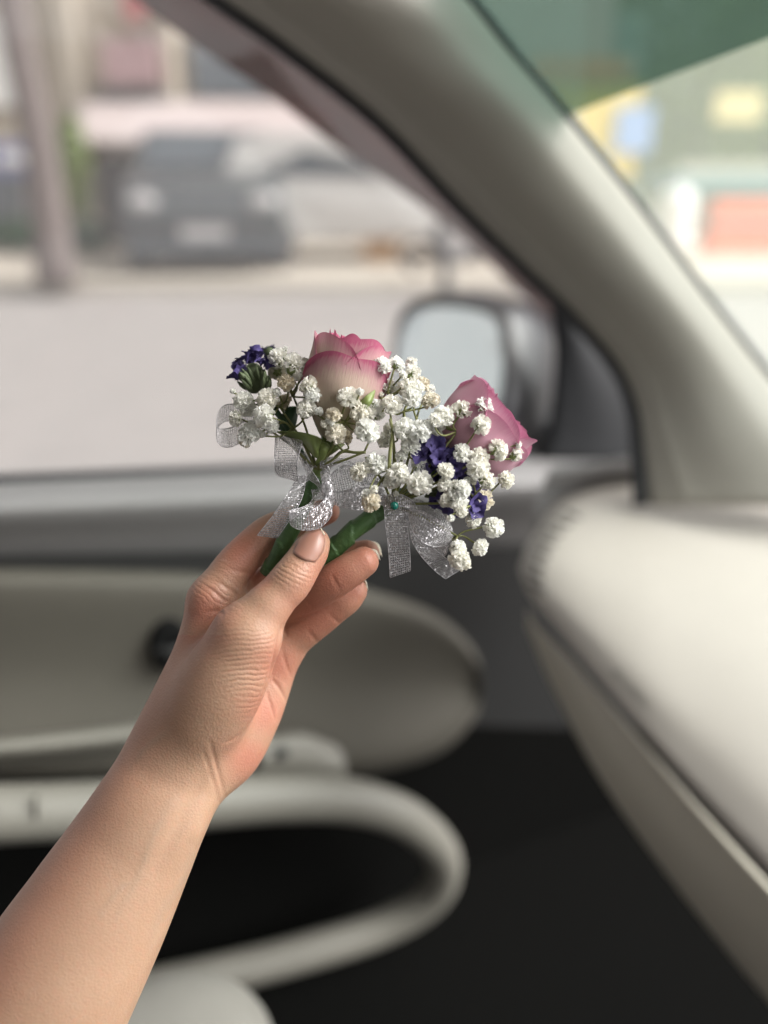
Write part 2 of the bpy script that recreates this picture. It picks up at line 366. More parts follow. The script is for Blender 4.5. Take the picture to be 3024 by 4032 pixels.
a = YP(2650, 900, 12.5); rr = [(.0, .12), (.22, .12), (.25, .2), (.25, .45), (.235, .48), (.25, .51), (.25, .8), (.2, .9), (.08, .93), (.08, .98), (0, .98)]
v = np.array([[a[0] + r * math.cos(q * math.pi / 10), 12.5 + r * math.sin(q * math.pi / 10), z] for r, z in rr for q in range(20)])
obj('drum_body', v, grid_faces(len(rr), 20, True), M_white, ws_)
v, f = tube([[a[0], 12.5, .98], [a[0], 12.5, 1.03]], .09, 16, 4); obj('lid', v, f, M_blue, ws_)

# =====================================================================================================
#  CAR INTERIOR
# =====================================================================================================
M_trim = mat('grey_trim', (0.19, 0.18, 0.155), 0.5, vary=0.03, bump=0.25, bscale=900)
M_pill = mat('pillar_trim', (0.27, 0.255, 0.222), 0.62, vary=0.03, bump=0.2, bscale=900)
M_dash = mat('ivory_dash', (0.40, 0.365, 0.325), 0.6, vary=0.03, bump=0.25, bscale=900)
M_sill = mat('sill_trim', (0.22, 0.213, 0.21), 0.6, vary=0.03, bump=0.2, bscale=900)
M_char = mat('charcoal_trim', (0.014, 0.014, 0.0138), 0.6, vary=0.1, bump=0.3, bscale=900)
M_black = mat('black_plastic', (0.005, 0.006, 0.008), 0.7, vary=0.1)
M_carpet_shade = mat('black_carpet_and_shade', (0.006, 0.006, 0.0057), 0.95, vary=0.3, scale=200, spec=0.0)
M_rub = mat('rubber_seal', (0.02, 0.021, 0.023), 0.6)
M_insert = mat('door_insert', (0.09, 0.082, 0.067), 0.7, vary=0.06, bump=0.3, bscale=700)
M_mhouse = mat('mirror_housing', (0.03, 0.03, 0.034), 0.3)
M_glass_pane = pane_mat('window_glass', (0.93, 0.95, 0.94), 0.04, body=0.13, body_col=(0.84, 0.79, 0.775))
M_wind_pane = pane_mat('windscreen_glass', (0.90, 0.95, 0.93), 0.03, body=0.17, body_col=(0.74, 0.80, 0.68))
M_visor = pane_mat('tinted_visor', (0.22, 0.12, 0.11), 0.05, 0.15, body=0.25, body_col=(0.24, 0.12, 0.11))
M_band = pane_mat('tinted_band', (0.20, 0.29, 0.265), 0.01, 0.05, body=0.03, body_col=(0.05, 0.09, 0.085))

car = empty('car_interior', (0.3, 0.5, 0.25), 'beige and charcoal passenger side of a car cabin around the hand', 'car')

# windscreen pillar
PL = [(560, -230, .74), (880, 0, .76), (1130, 175, .78), (1500, 470, .82), (1800, 785, .86), (2080, 1060, .90), (2260, 1230, .92), (2430, 1430, .94), (2505, 1600, .95), (2530, 1800, .955), (2550, 1990, .96)]
PR = [(1600, -250, .73), (1850, 0, .75), (2030, 225, .78), (2205, 430, .80), (2425, 700, .84), (2590, 915, .87), (2735, 1110, .89), (2860, 1270, .91), (3000, 1450, .93), (3210, 1700, .95), (3520, 1990, .98)]
L3 = np.array([P(*q) for q in PL]); R3 = np.array([P(*q) for q in PR]); rows = []
for t, b in ((0, .0), (.04, .012), (.15, .026), (.17, .029), (.19, .0285), (.45, .045), (.72, .045), (.88, .028), (.96, .012), (1, -.01)):
    m_ = L3 * (1 - t) + R3 * t; rows.append(m_ + (CAM - m_) / np.linalg.norm(CAM - m_, axis=1)[:, None] * b)
v, f, _ = loft(rows, 40, 60); solid(obj('pillar_trim', v, f, M_pill, car), 0.002, 0)
v, f = tube(L3 + (L3 - R3) * 0.03, 0.0085, 8, 50); obj('door_seal', v, f, M_rub, car)
v, f = tube(R3 + (R3 - L3) * 0.025 + FWD * 0.01, 0.0085, 8, 50); obj('windscreen_seal', v, f, M_rub, car)

# windscreen glass + tinted sun band
def outw(p, k): return p + CF * k[0] + CL * k[1] + ZUP * k[2]
Wl = R3[:] + FWD * 0.03
Wr = np.array([outw(p, (0.18, -0.9, 0.0)) for p in Wl])
ws_o = loft([Wl, (Wl + Wr) / 2 + CF * 0.04, Wr], 10, 30); obj('windscreen', ws_o[0], ws_o[1], M_wind_pane, car)
wn3 = np.cross(Wl[6] - Wl[2], Wr[4] - Wl[4]); wn3 /= np.linalg.norm(wn3)
def WP(px, py):                                     # on the windscreen, a few millimetres inside it
    r = ray(px, py); return CAM + r * (((Wl[4] - CAM) @ wn3) / (r @ wn3) - .006)
bnd = loft([[Wl[k] - RIGHT * .004] + [WP(x, y) for x, y in row] for k, row in ((0, ((2235, -330), (2700, -370), (3300, -430))), (1, ((2235, -110), (2700, -170), (3300, -320))),
            (2, ((2330, 130), (2700, 40), (3300, -170))), (3, ((2400, 391), (2700, 276), (3300, 45))))], 16, 16)
obj('tinted_band', bnd[0], bnd[1], M_band, car)

# side window, rain visor outside it
win = loft([[DP(-300, -700, 1.02), DP(-300, 1950, .96)], [DP(900, -500, 1.02), DP(900, 1900, .96)], [DP(2300, -300, 1.02), DP(2300, 1850, .96)]], 10, 10)
obj('side_window', win[0], win[1], M_glass_pane, car)
VU = [(560, -320), (880, -60), (1130, 120), (1500, 420), (1800, 735), (2080, 1020), (2280, 1230)]
VD = [(150, -320), (530, 0), (800, 200), (1060, 372), (1330, 580), (1750, 880), (2230, 1330)]
vis = loft([[DP(x, y, 1.05) for x, y in VU], [DP((a[0] + b[0]) / 2, (a[1] + b[1]) / 2, 1.085) for a, b in zip(VU, VD)], [DP(x, y, 1.09) for x, y in VD]], 10, 40)
solid(obj('rain_visor', vis[0], vis[1], M_visor, car), 0.002)

# sail panel and wing mirror
SA = [DP(2185, 1180, .94), DP(2300, 1300, .94), DP(2440, 1480, .94), DP(2515, 1640, .94), DP(2520, 1800, .94)]
SB = [DP(2185, 1200, .94), DP(2185, 1400, .94), DP(2170, 1600, .94), DP(2150, 1720, .94), DP(2120, 1800, .94)]
v, f, _ = loft([SA, [(a + b) / 2 - CL * 0.012 for a, b in zip(SA, SB)], SB], 10, 20); solid(obj('sail_panel', v, f, M_black, car), 0.01)
def mirror():
    d = 1.22
    rim = [(1575, 1620), (1555, 1420), (1590, 1255), (1690, 1200), (1850, 1210), (1960, 1260), (1985, 1420), (1960, 1610), (1870, 1730), (1680, 1740)]
    n = 48
    def ring(pts, dd, sc=1.0, shift=(0, 0)):
        pts = np.array(pts + [pts[0]], float); c = catmull(pts, n + 1)[:-1]; cc = c.mean(0)
        return np.array([P(*(cc + (q - cc) * sc + shift), dd - ((q - cc)[0] * sc * .42 + (q - cc)[1] * sc * .12) * dd / FPX) for q in c])
    front = ring(rim, d, 1.0); lip = ring(rim, d - 0.01, 1.05); 
    shell = [ring(rim, d + .006, 0.95), lip, ring(rim, d - 0.005, 1.13, (15, -5)), ring(rim, d + 0.05, 1.2, (110, 0)), ring(rim, d + .1, 1.05, (210, 20)), ring(rim, d + .13, 0.7, (250, 40)), ring(rim, d + .14, 0.05, (260, 50))]
    o = obj('wing_mirror', np.vstack(shell), grid_faces(len(shell), n, True), M_mhouse, car)
    g = ring(rim, d + 0.004, 0.965); c = g.mean(0)
    gm = mat('mirror_glass', (0.86, 0.90, 0.89), 0.06, metal=1.0, vary=0.01)
    # the mirror glass is turned outwards a little
    obj('mirror_glass', np.vstack([g, (g + c) / 2, c[None]]), grid_faces(2, n, True) + [(n + i, n + (i + 1) % n, 2 * n) for i in range(n)], gm, o)
    v, f = tube([P(2010, 1660, 1.30), P(2120, 1700, 1.31), P(2280, 1720, 1.32)], [.045, .04, .035], 12, 10); obj('mirror_arm', v, f, M_mhouse, o)
mirror()

# door
def drow(pts, off): return [DP(x, y, off) for x, y in pts]
def line(y0, sl=-70 / 1600, x0=-250, x1=2560): return [(x, y0 + sl * x) for x in np.linspace(x0, x1, 8)]
door = obj('door_panel', *loft([drow(line(2190, -.02), .885), drow(line(2500, -.02), .885), drow(line(2800, .03), .885)], 10, 10)[:2], M_char, car)
obj('shaded_lower_panel', *loft([drow(line(2800, .03), .886), drow(line(3500, .03), .884), drow(line(4400, .03), .88)], 10, 10)[:2], M_carpet_shade, door)  # lower door in the carpet black: its shade is put into the colour
v, f, _ = loft([drow(line(1893), .95), drow(line(1915), .92), drow(line(1950), .885), drow(line(2000), .862), drow(line(2055, -.04), .866), drow(line(2120, -.03), .885), drow(line(2205, -.02), .905)], 30, 24)
obj('door_sill', v, f, M_sill, door)
v, f = tube(drow(line(1886), .945), 0.006, 8, 12); obj('weather_strip', v, f, M_rub, door)
# upholstered insert with a rounded front end
IT = [(-250, 2235), (300, 2240), (800, 2255), (1250, 2285), (1500, 2335), (1730, 2425), (1865, 2560), (1905, 2690)]
IB = [(-250, 3080), (300, 3090), (800, 3090), (1200, 3075), (1500, 3040), (1730, 2965), (1865, 2835), (1905, 2700)]
rows = []
for t, o_ in ((0, .884), (.03, .868), (.12, .858), (.5, .872), (.88, .858), (.97, .868), (1, .884)):
    rows.append([DP(a[0] * (1 - t) + b[0] * t, a[1] * (1 - t) + b[1] * t, o_) for a, b in zip(IT, IB)])
v, f, _ = loft(rows, 36, 40); obj('door_insert', v, f, M_insert, door)
# inner handle recess
c = DP(668, 2540, .862); vv = []
for r, k in ((.038, .004), (.034, -.008), (.030, -.010), (.020, -.008), (.0, -.007)):
    for q in range(24):
        a = q * math.pi / 12; vv.append(c + CF * r * math.cos(a) * .6 + ZUP * r * 1.0 * math.sin(a) + CL * k)
hd = obj('handle_recess', np.array(vv), grid_faces(5, 24, True), mat('recess_black', (0.008, 0.008, 0.008), 0.9, spec=.1), door)
v, f = tube([c + CF * -.02 - CL * .004, c - CL * .016, c + CF * .02 - CL * .006], .006, 8, 10); obj('handle_lever', v, f, M_char, hd)
# armrest shelf with switch plate
rows = [drow([(-250, 2930), (250, 2880), (560, 2840)], .86), drow([(-250, 2945), (250, 2900), (590, 2862)], .835), drow([(-250, 2985), (250, 2945), (600, 2905)], .83), drow([(-250, 3010), (250, 2985), (600, 2950)], .85)]
v, f, _ = loft(rows, 14, 20); obj('armrest_lip', v, f, M_trim, door)
rows = [drow([(1040, 2900), (1180, 2880), (1320, 2930)], .85), drow([(1030, 2925), (1200, 2910), (1345, 2960)], .825), drow([(1030, 3030), (1200, 3040), (1370, 3060)], .81), drow([(1030, 3090), (1200, 3100), (1380, 3110)], .84)]
v, f, _ = loft(rows, 14, 16); sw = obj('switch_plate', v, f, M_trim, door)
v, f = ellipsoid_vf(DP(1105, 2965, .815), (.010, .008, .007)); obj('window_switch', v, f, M_black, sw)
# armrest loop
AP = [(-350, 3215, .80), (200, 3195, .79), (700, 3165, .78), (1100, 3140, .775), (1400, 3155, .77), (1620, 3235, .77), (1745, 3380, .775), (1700, 3530, .785), (1500, 3655, .80), (1150, 3765, .81), (800, 3850, .82), (400, 3935, .83), (-100, 4030, .84)]
v, f = tube([DP(*q) for q in AP], [.031, .030, .030, .029, .028, .027, .026, .0255, .025, .025, .025, .025, .025], 20, 90); obj('armrest_loop', v, f, M_trim, door)
v, f = tube([DP(x, y, o_ - .026) for x, y, o_ in [(140, 3135, .795), (142, 3220, .79)]], .0022, 8, 6); obj('trim_seam', v, f, M_insert, door)

# footwell and floor
kp = loft([[P(1400, 1950, 1.75), P(1400, 4300, 1.6)], [P(2200, 1950, 1.75), P(2200, 4300, 1.6)], [P(3300, 1950, 1.7), P(3300, 4400, 1.5)]], 10, 10); obj('footwell_panel', kp[0], kp[1], M_carpet_shade, car)
obj('floor_carpet', np.array([CAM + CF * a + CL * b - ZUP * 1.06 for a, b in ((-1.2, -.9), (1.4, -.9), (1.4, .95), (-1.2, .95))]), [(0, 1, 2, 3)], M_carpet_shade, car)
M_head = mat('unseen_headliner', (0.42, 0.40, 0.36), 0.9, vary=0.04)
rf = [[CAM + CF * a + CL * b + ZUP * z for b, z in ((.76, .15), (.70, .19), (.2, .23), (-.5, .23), (-.95, .16))] for a in (-1.5, -.6, .0, .3)]
v, f, _ = loft([[CAM + CF * a - CL * .92 - ZUP * z for a in (-1.3, 0, .9)] for z in (.98, .6, .24)], 6, 8); solid(obj('unseen_driver_door', v, f, M_char, car), 0.03)  # out of view, added to cut the fill light on the hand
v, f, _ = loft([[CAM - CF * (1.15 + .1 * (1 - z)) + CL * b - ZUP * z for b in (-.9, 0, .84)] for z in (.98, .5, .12)], 6, 8); solid(obj('unseen_seat_back', v, f, M_insert, car), 0.06)  # unseen wall behind the camera, added to reduce fill light
v, f, _ = loft(rf, 12, 16); solid(obj('unseen_headliner', v, f, M_head, car), 0.02, 1)  # roof lining out of view, added to shade the cabin from above
# seat cushion corner at the bottom
rows = []
c0 = P(560, 4380, .72)
v, f = ellipsoid_vf((0, 0, 0), (1, 1, 1), 20, 32)
v = np.sign(v) * np.abs(v) ** 0.8
v = c0 + v[:, 0:1] * CF * .125 + v[:, 1:2] * CL * .10 + v[:, 2:3] * ZUP * .085
obj('seat_cushion', v, f, mat('seat_fabric', (0.20, 0.19, 0.17), 0.85, vary=0.05, bump=0.5, bscale=800), car)

# dashboard
T_ = [(2045, 2235, .93), (2095, 2110, .97), (2230, 1955, 1.02), (2480, 1868, 1.06), (2800, 1912, 1.05), (3250, 2050, 1.02)]
B_ = [(2045, 2245, .925), (2085, 2345, .90), (2190, 2475, .87), (2500, 2850, .80), (2800, 3190, .745), (3250, 3680, .67)]
T3 = np.array([P(*q) for q in T_]); B3 = np.array([P(*q) for q in B_]); rows = []
wts = np.array([0, .5, .8, 1, 1, 1])[:, None]
for t, b in ((0, -.02), (.03, .0), (.12, .035), (.3, .06), (.55, .062), (.8, .042), (.94, .018), (.99, .004), (1, -.015)):
    m_ = T3 * (1 - t) + B3 * t; rows.append(m_ + (CAM - m_) / np.linalg.norm(CAM - m_, axis=1)[:, None] * b * wts)
v, f, _ = loft(rows, 46, 50); dash = obj('dashboard', v, f, M_dash, car)
G1 = [(2075, 2395, .945), (2120, 2470, .925), (2240, 2590, .895), (2500, 2890, .825), (2800, 3230, .77), (3250, 3720, .695)]
G2 = [(2075, 2470, .955), (2110, 2560, .945), (2180, 2720, .925), (2370, 3080, .875), (2720, 3570, .81), (3250, 4220, .74)]
G13 = np.array([P(*q) for q in G1]); G23 = np.array([P(*q) for q in G2]); rows = []
for t, b in ((0, -.03), (.02, -.006), (.12, .004), (.5, .012), (.85, .006), (.97, -.006), (1, -.04)):
    m_ = G13 * (1 - t) + G23 * t; rows.append(m_ + (CAM - m_) / np.linalg.norm(CAM - m_, axis=1)[:, None] * b)
v, f, _ = loft(rows, 24, 40); obj('glovebox_lid', v, f, mat('ivory_lid', (0.42, 0.385, 0.32), 0.45, vary=0.03), dash)
# ribbed demister vent at the rounded end
bvh = BVHTree.FromPolygons([tuple(q) for q in np.array([x.co for x in dash.data.vertices]) + loc_of(car)], [tuple(p.vertices) for p in dash.data.polygons])
def on_dash(x, y):
    h = bvh.ray_cast(Vector(CAM), Vector(ray(x, y)).normalized()); return None if h[0] is None else np.array(h[0]) - ray(x, y) * .001
M_vent = mat('vent_slot', (0.07, 0.066, 0.06), 0.7)
for x, y in ((2085, 2300), (2078, 2255), (2084, 2210), (2100, 2165), (2122, 2122), (2150, 2082), (2184, 2046), (2222, 2014)):
    q = [on_dash(x + 62 * t, y + 26 * t) for t in (0, .33, .66, 1)]
    if all(k is not None for k in q):
        v, f = tube(q, .0026, 6, 8); obj('vent_slot', v, f, M_vent, dash)
# embossed airbag lettering: SRS AIRBAG
def text_mesh(txt, size):
    cu = bpy.data.curves.new('lettering', 'FONT'); cu.body = txt; cu.size = size; cu.align_x = 'CENTER'; cu.extrude = 0.0003
    t = bpy.data.objects.new('lettering', cu); COL.objects.link(t)
    dg = bpy.context.evaluated_depsgraph_get(); me = bpy.data.meshes.new_from_object(t.evaluated_get(dg))
    bpy.data.objects.remove(t); return me
M_print = mat('dash_print', (0.22, 0.21, 0.19), 0.6)
me = text_mesh('SRS AIRBAG', 0.009); me.materials.append(M_print)
bvh = BVHTree.FromPolygons([tuple(q) for q in np.array([x.co for x in dash.data.vertices]) + loc_of(car)], [tuple(p.vertices) for p in dash.data.polygons])
hits = [bvh.ray_cast(Vector(CAM), Vector(ray(x, y)).normalized()) for x, y in ((2410, 2650), (2550, 2790), (2480, 2715), (2520, 2680))]
if all(h[0] for h in hits):
    ex = (hits[1][0] - hits[0][0]).normalized(); nn = hits[2][1]; nn = nn if nn.dot(Vector(CAM) - hits[2][0]) > 0 else -nn
    ey = nn.cross(ex).normalized(); o = bpy.data.objects.new('airbag_lettering', me); COL.objects.link(o); o.parent = dash
    Mx = Matrix((ex, ey, nn)).transposed().to_4x4(); Mx.translation = hits[2][0] + nn * 0.0012 - Vector(loc_of(dash)); o.matrix_local = Mx
# dash upper pad against the windscreen
rows = [[P(2180, 1830, 1.0), P(2600, 1800, 1.02), P(3300, 1820, 1.05)], [P(2150, 1870, 1.0), P(2600, 1860, 1.03), P(3300, 1930, 1.07)], [P(2120, 1960, 1.02), P(2600, 1930, 1.09), P(3300, 2050, 1.1)], [P(2080, 2150, 1.04), P(2600, 2100, 1.12), P(3300, 2250, 1.12)]]
v, f, _ = loft(rows, 16, 20); obj('dash_pad', v, f, mat('pad_grey', (0.27, 0.265, 0.265), 0.5, vary=0.04), dash)
v, f = ellipsoid_vf(P(3010, 1945, 1.04), (.018, .012, .008)); obj('wiper_pivot', v, f, M_black, dash)

# =====================================================================================================
#  HAND  (one continuous skin: distance field -> surface)
# =====================================================================================================
def hm(px, py, dz):                                 # millimetres in camera axes
    d = 420.0 + dz; return np.array([(px - 1512) / FPX * d, -(py - 2016) / FPX * d, -d])
HS = 0.95
lo = np.array([-245.0, -330.0, -490.0]); hi = np.array([12.0, 14.0, -345.0])
dims = np.ceil((hi - lo) / HS).astype(int) + 1
axs = [lo[i] + np.arange(dims[i]) * HS for i in range(3)]
def chain(pts, az=1.0, mg=16.0):
    F = np.full(dims, 60.0, np.float32)
    c = np.array([[*hm(p[0], p[1], p[2]), p[3]] for p in pts])
    L = np.linalg.norm(np.diff(c[:, :3], axis=0), axis=1).sum(); c = catmull(c, max(8, int(L / 1.6)))
    for x, y, z, r in c:
        i0 = np.maximum(np.floor((np.array([x, y, z]) - r - mg - lo) / HS).astype(int), 0)
        i1 = np.minimum(np.ceil((np.array([x, y, z]) + r + mg - lo) / HS).astype(int) + 1, dims)
        if np.any(i1 <= i0): continue
        dx = (axs[0][i0[0]:i1[0]] - x)[:, None, None]; dy = (axs[1][i0[1]:i1[1]] - y)[None, :, None]; dq = ((axs[2][i0[2]:i1[2]] - z) / az)[None, None, :]
        d = np.sqrt(dx * dx + dy * dy + dq * dq).astype(np.float32) - r
        sl = (slice(i0[0], i1[0]), slice(i0[1], i1[1]), slice(i0[2], i1[2])); F[sl] = np.minimum(F[sl], d)
    return F
def smin(a, b, k):
    h = np.maximum(k - np.abs(a - b), 0) / k
    return np.minimum(a, b) - h * h * k * 0.25
body = chain([(-240, 4800, -18, 45), (-60, 4400, -16, 44), (198, 3906, -13, 40.5), (367, 3611, -9, 36.2), (500, 3372, -5, 31.8), (590, 3205, -4, 28.8), (662, 3072, 0, 27.2), (760, 2880, 6, 25), (850, 2700, 10, 21), (920, 2560, 14, 15)], 0.80)
palm = [
    ([(690, 2960, 4, 20), (735, 2760, 2, 16.5), (800, 2560, 5, 14), (838, 2372, 6, 12)], 1.0),
    ([(720, 2950, 14, 18), (800, 2750, 16, 15), (900, 2540, 20, 14), (955, 2385, 20, 11.5)], 1.0),
    ([(760, 2970, 20, 17), (860, 2760, 26, 15), (980, 2570, 30, 13.5), (1040, 2450, 30, 11.5)], 1.0),
    ([(790, 3060, 12, 14), (895, 2965, 14, 16.5), (980, 2820, 18, 15.8), (1040, 2690, 22, 14), (1088, 2572, 22, 12)], 1.0),
    ([(745, 2920, -2, 20), (825, 2775, -10, 21.5), (893, 2660, -16, 20), (968, 2508, -20, 16)], 0.92)]
for p_, az in palm: body = smin(body, chain(p_, az), 9.0)
thumb = chain([(968, 2508, -20, 15.6), (1010, 2445, -20, 12.6), (1053, 2390, -20, 11), (1098, 2340, -19, 9.9), (1142, 2292, -18, 10), (1190, 2222, -16, 9), (1222, 2172, -14.5, 8.4), (1241, 2138, -13.5, 6.9)], 0.92)
body = smin(body, thumb, 5.0)
fing = [
    [(838, 2372, 6, 12), (880, 2295, 7, 11), (935, 2217, 9, 10.3), (1000, 2150, 12, 9.8), (1062, 2102, 14, 9.9), (1130, 2066, 15, 8.8), (1205, 2040, 15, 8.3), (1288, 2014, 15, 6.7)],
    [(955, 2385, 20, 11.5), (1060, 2300, 21, 10.2), (1190, 2245, 18, 10), (1280, 2225, 16, 9.2), (1360, 2204, 14, 8.8), (1441, 2180, 12, 7.2)],
    [(1040, 2450, 30, 11.5), (1130, 2395, 22, 10.2), (1230, 2336, 7, 9.7), (1305, 2292, -1, 9.1), (1370, 2250, -4, 8.8), (1432, 2212, -5, 7.6)],
    [(1088, 2572, 22, 12), (1165, 2508, 19, 9.8), (1262, 2434, 14, 9.0), (1320, 2391, 11, 8.3), (1362, 2358, 9, 8.2), (1394, 2328, 8, 6.9)]]
base = body.copy(); out = body
for k_, p_ in enumerate(fing):
    F_ = chain(p_); F_ = smin(base, F_, 6.5); out = smin(out, F_, 0.8)
def surface_nets(F):
    ins = F < 0
    nx, ny, nz = F.shape
    cnt = np.zeros((nx - 1, ny - 1, nz - 1), np.int8)
    cs = [(a, b, c) for a in (0, 1) for b in (0, 1) for c in (0, 1)]
    for a, b, c in cs: cnt += ins[a:nx - 1 + a, b:ny - 1 + b, c:nz - 1 + c]
    idx = np.argwhere((cnt > 0) & (cnt < 8)); m = len(idx)
    cid = np.full(cnt.shape, -1, np.int32); cid[tuple(idx.T)] = np.arange(m)
    val = np.stack([F[idx[:, 0] + a, idx[:, 1] + b, idx[:, 2] + c] for a, b, c in cs], 1)
    acc = np.zeros((m, 3)); n = np.zeros(m); C = np.array(cs, float)
    for i in range(8):
        for j in range(i + 1, 8):
            if np.abs(C[i] - C[j]).sum() != 1: continue
            s_ = (val[:, i] < 0) != (val[:, j] < 0); t = val[s_, i] / (val[s_, i] - val[s_, j])
            acc[s_] += C[i] + t[:, None] * (C[j] - C[i]); n[s_] += 1
    V = lo + (idx + acc / n[:, None]) * HS; Q = []
    for ax in range(3):
        u, w = (ax + 1) % 3, (ax + 2) % 3
        a = [slice(None)] * 3; b = [slice(None)] * 3; a[ax] = slice(0, -1); b[ax] = slice(1, None)
        e = np.argwhere(ins[tuple(a)] != ins[tuple(b)])
        e = e[(e[:, u] > 0) & (e[:, w] > 0) & (e[:, u] < F.shape[u] - 1) & (e[:, w] < F.shape[w] - 1)]
        fl = ins[tuple(e.T)]
        def cell(du, dw):
            q = e.copy(); q[:, u] -= du; q[:, w] -= dw; return cid[tuple(q.T)]
        q = np.stack([cell(1, 1), cell(0, 1), cell(0, 0), cell(1, 0)], 1); q[~fl] = q[~fl][:, ::-1]; Q.append(q)
    return V, np.vstack(Q)
HV, HQ = surface_nets(out)
ok = (HQ >= 0).all(1); HQ = HQ[ok]
E = np.unique(np.sort(np.vstack([HQ[:, [0, 1]], HQ[:, [1, 2]], HQ[:, [2, 3]], HQ[:, [3, 0]]]), 1), axis=0)
deg = np.bincount(E.ravel(), minlength=len(HV))[:, None].astype(float)
def lap(V):
    A = np.stack([np.bincount(E[:, 0], V[E[:, 1], i], len(HV)) + np.bincount(E[:, 1], V[E[:, 0], i], len(HV)) for i in range(3)], 1)
    return A / np.maximum(deg, 1)
for k_ in range(4): HV = HV + 0.55 * (lap(HV) - HV); HV = HV - 0.45 * (lap(HV) - HV) * (k_ % 2)
def vnormals(V):
    n = np.cross(V[HQ[:, 2]] - V[HQ[:, 0]], V[HQ[:, 3]] - V[HQ[:, 1]]); N = np.zeros_like(V)
    for j in range(4):
        for i in range(3): N[:, i] += np.bincount(HQ[:, j], n[:, i], len(V))
    return N / (np.linalg.norm(N, axis=1)[:, None] + 1e-9)
HN = vnormals(HV)
hpx = 1512 + HV[:, 0] / -HV[:, 2] * FPX; hpy = 2016 - HV[:, 1] / -HV[:, 2] * FPX; hd_ = -HV[:, 2]
view = -HV / np.linalg.norm(HV, axis=1)[:, None]
if (HN * view).sum(1)[np.argmin(hd_)] < 0: HN = -HN; HQ = HQ[:, ::-1]
# which skin lies on the near side of the hand (creases are cut only there)
cell = 10; gx = np.clip((hpx + 600) // cell, 0, 299).astype(int); gy = np.clip((hpy - 1800) // cell, 0, 349).astype(int)
zb = np.full((300, 350), 1e9); np.minimum.at(zb, (gx, gy), hd_)
near = (hd_ - zb[gx, gy] < 5) & ((HN * view).sum(1) > 0.05)
def seg_dist(px, py, pl):
    d = np.full(len(px), 1e9); tt = np.zeros(len(px))
    pl = catmull(np.array(pl, float), max(8, len(pl) * 6)); n = len(pl) - 1
    for i, (a, b) in enumerate(zip(pl[:-1], pl[1:])):
        ab = b - a; t = np.clip(((px - a[0]) * ab[0] + (py - a[1]) * ab[1]) / (ab @ ab + 1e-9), 0, 1)
        e = np.hypot(px - a[0] - t * ab[0], py - a[1] - t * ab[1]); k = e < d; d[k] = e[k]; tt[k] = (i + t[k]) / n
    return d, np.sin(np.pi * np.clip(tt, 0, 1)) ** .7
def c5(*q): return [(600 + x / 1.659, 1900 + y / 1.659) for x, y in q]
def c6(*q): return [(x / 1.276, 2600 + y / 1.276) for x, y in q]
CREASES = [(c5((850, 915), (825, 1000), (805, 1100), (775, 1240), (735, 1345), (650, 1520)), 7, 1.0), (c5((765, 1275), (830, 1345), (880, 1440)), 6, 0.9), (c5((735, 1340), (775, 1460), (805, 1560)), 6, 0.7),
           (c5((840, 1060), (870, 1180), (915, 1290)), 7, .5),
           (c6((1050, 390), (1085, 520), (1135, 700)), 8, 0.55), (c6((1015, 440), (1060, 570), (1105, 730)), 9, 0.35), (c6((1110, 420), (1170, 400), (1230, 350)), 6, .4),
           (c6((1055, 560), (960, 720), (850, 930), (740, 1090)), 30, 1.3), (c6((1080, 700), (1010, 830), (960, 920)), 34, -0.5),
           (c5((1150, 850), (1195, 900), (1240, 925)), 7, .3), (c5((1000, 960), (1050, 1010), (1095, 1065)), 7, .35), (c5((1170, 590), (1190, 640), (1235, 720)), 7, .3), (c5((985, 760), (1030, 800), (1060, 810)), 7, .3),
           (c5((860, 930), (870, 985), (880, 1005)), 6, .6), (c5((470, 865), (430, 840), (330, 850)), 8, .7), (c5((580, 780), (530, 720), (440, 660), (370, 630)), 8, .5), (c5((500, 850), (470, 770), (380, 700), (300, 680)), 8, .5),
           (c5((660, 600), (610, 590), (560, 580), (480, 560)), 7, .5)]
disp = np.zeros(len(HV)); dark = np.zeros(len(HV)); vein = np.zeros(len(HV))
for pl, w in ((c6((900, 640), (780, 860), (690, 1100), (560, 1330)), 16), (c6((1000, 860), (930, 1080), (800, 1290), (740, 1500)), 18), (c6((690, 1100), (600, 1150), (470, 1330)), 14), (c6((640, 560), (760, 420), (900, 330)), 13)):
    ds, tp = seg_dist(hpx, hpy, pl); q = np.exp(-(ds / w) ** 2) * tp * near; vein = np.maximum(vein, q); disp += .18 * q
for pl, w, dep in CREASES:
    ds, tp = seg_dist(hpx, hpy, pl); q = np.exp(-(ds / w) ** 2) * tp; disp -= dep * q * near; dark += q * near * max(dep, 0) * (w < 12)
def ell(cx, cy, rx, ry, pw=2.0): return np.exp(-(((hpx - cx) / rx) ** 2 + ((hpy - cy) / ry) ** 2) ** (pw / 2))
# low-frequency form: knuckle pads, tendon, vein
disp += 0.9 * ell(1150, 2262, 60, 45) * near + 0.8 * ell(800, 2330, 60, 60) * near
edge_t = np.clip((hpy - .35 * (hpx - 900) - 2420) / 40, -1, 1)
then = ell(985, 2620, 125, 190, 3) * np.clip((1112 - .26 * (hpy - 2480) - hpx) / 25, 0, 1) * np.clip(edge_t, 0, 1)
wr = np.clip(then + .9 * ell(1148, 2262, 70, 55, 3) + .9 * ell(850, 2345, 110, 85, 3) * np.clip(-edge_t, 0, 1) + .5 * ell(890, 2185, 70, 60), 0, 1) * near
ph = np.where(hpy - 0.35 * (hpx - 900) > 2420, hpy + 0.10 * hpx, 0)
z2 = ell(1148, 2262, 110, 90, 4); z3 = ell(850, 2330, 150, 120, 4)
ph = np.where(z2 > .35, (-.55 * hpx + .83 * hpy) + .0016 * (hpx - 1148) ** 2, ph); ph = np.where((z3 > .3) & (z2 <= .35), (-.62 * hpx + .78 * hpy) * 1.0, ph)
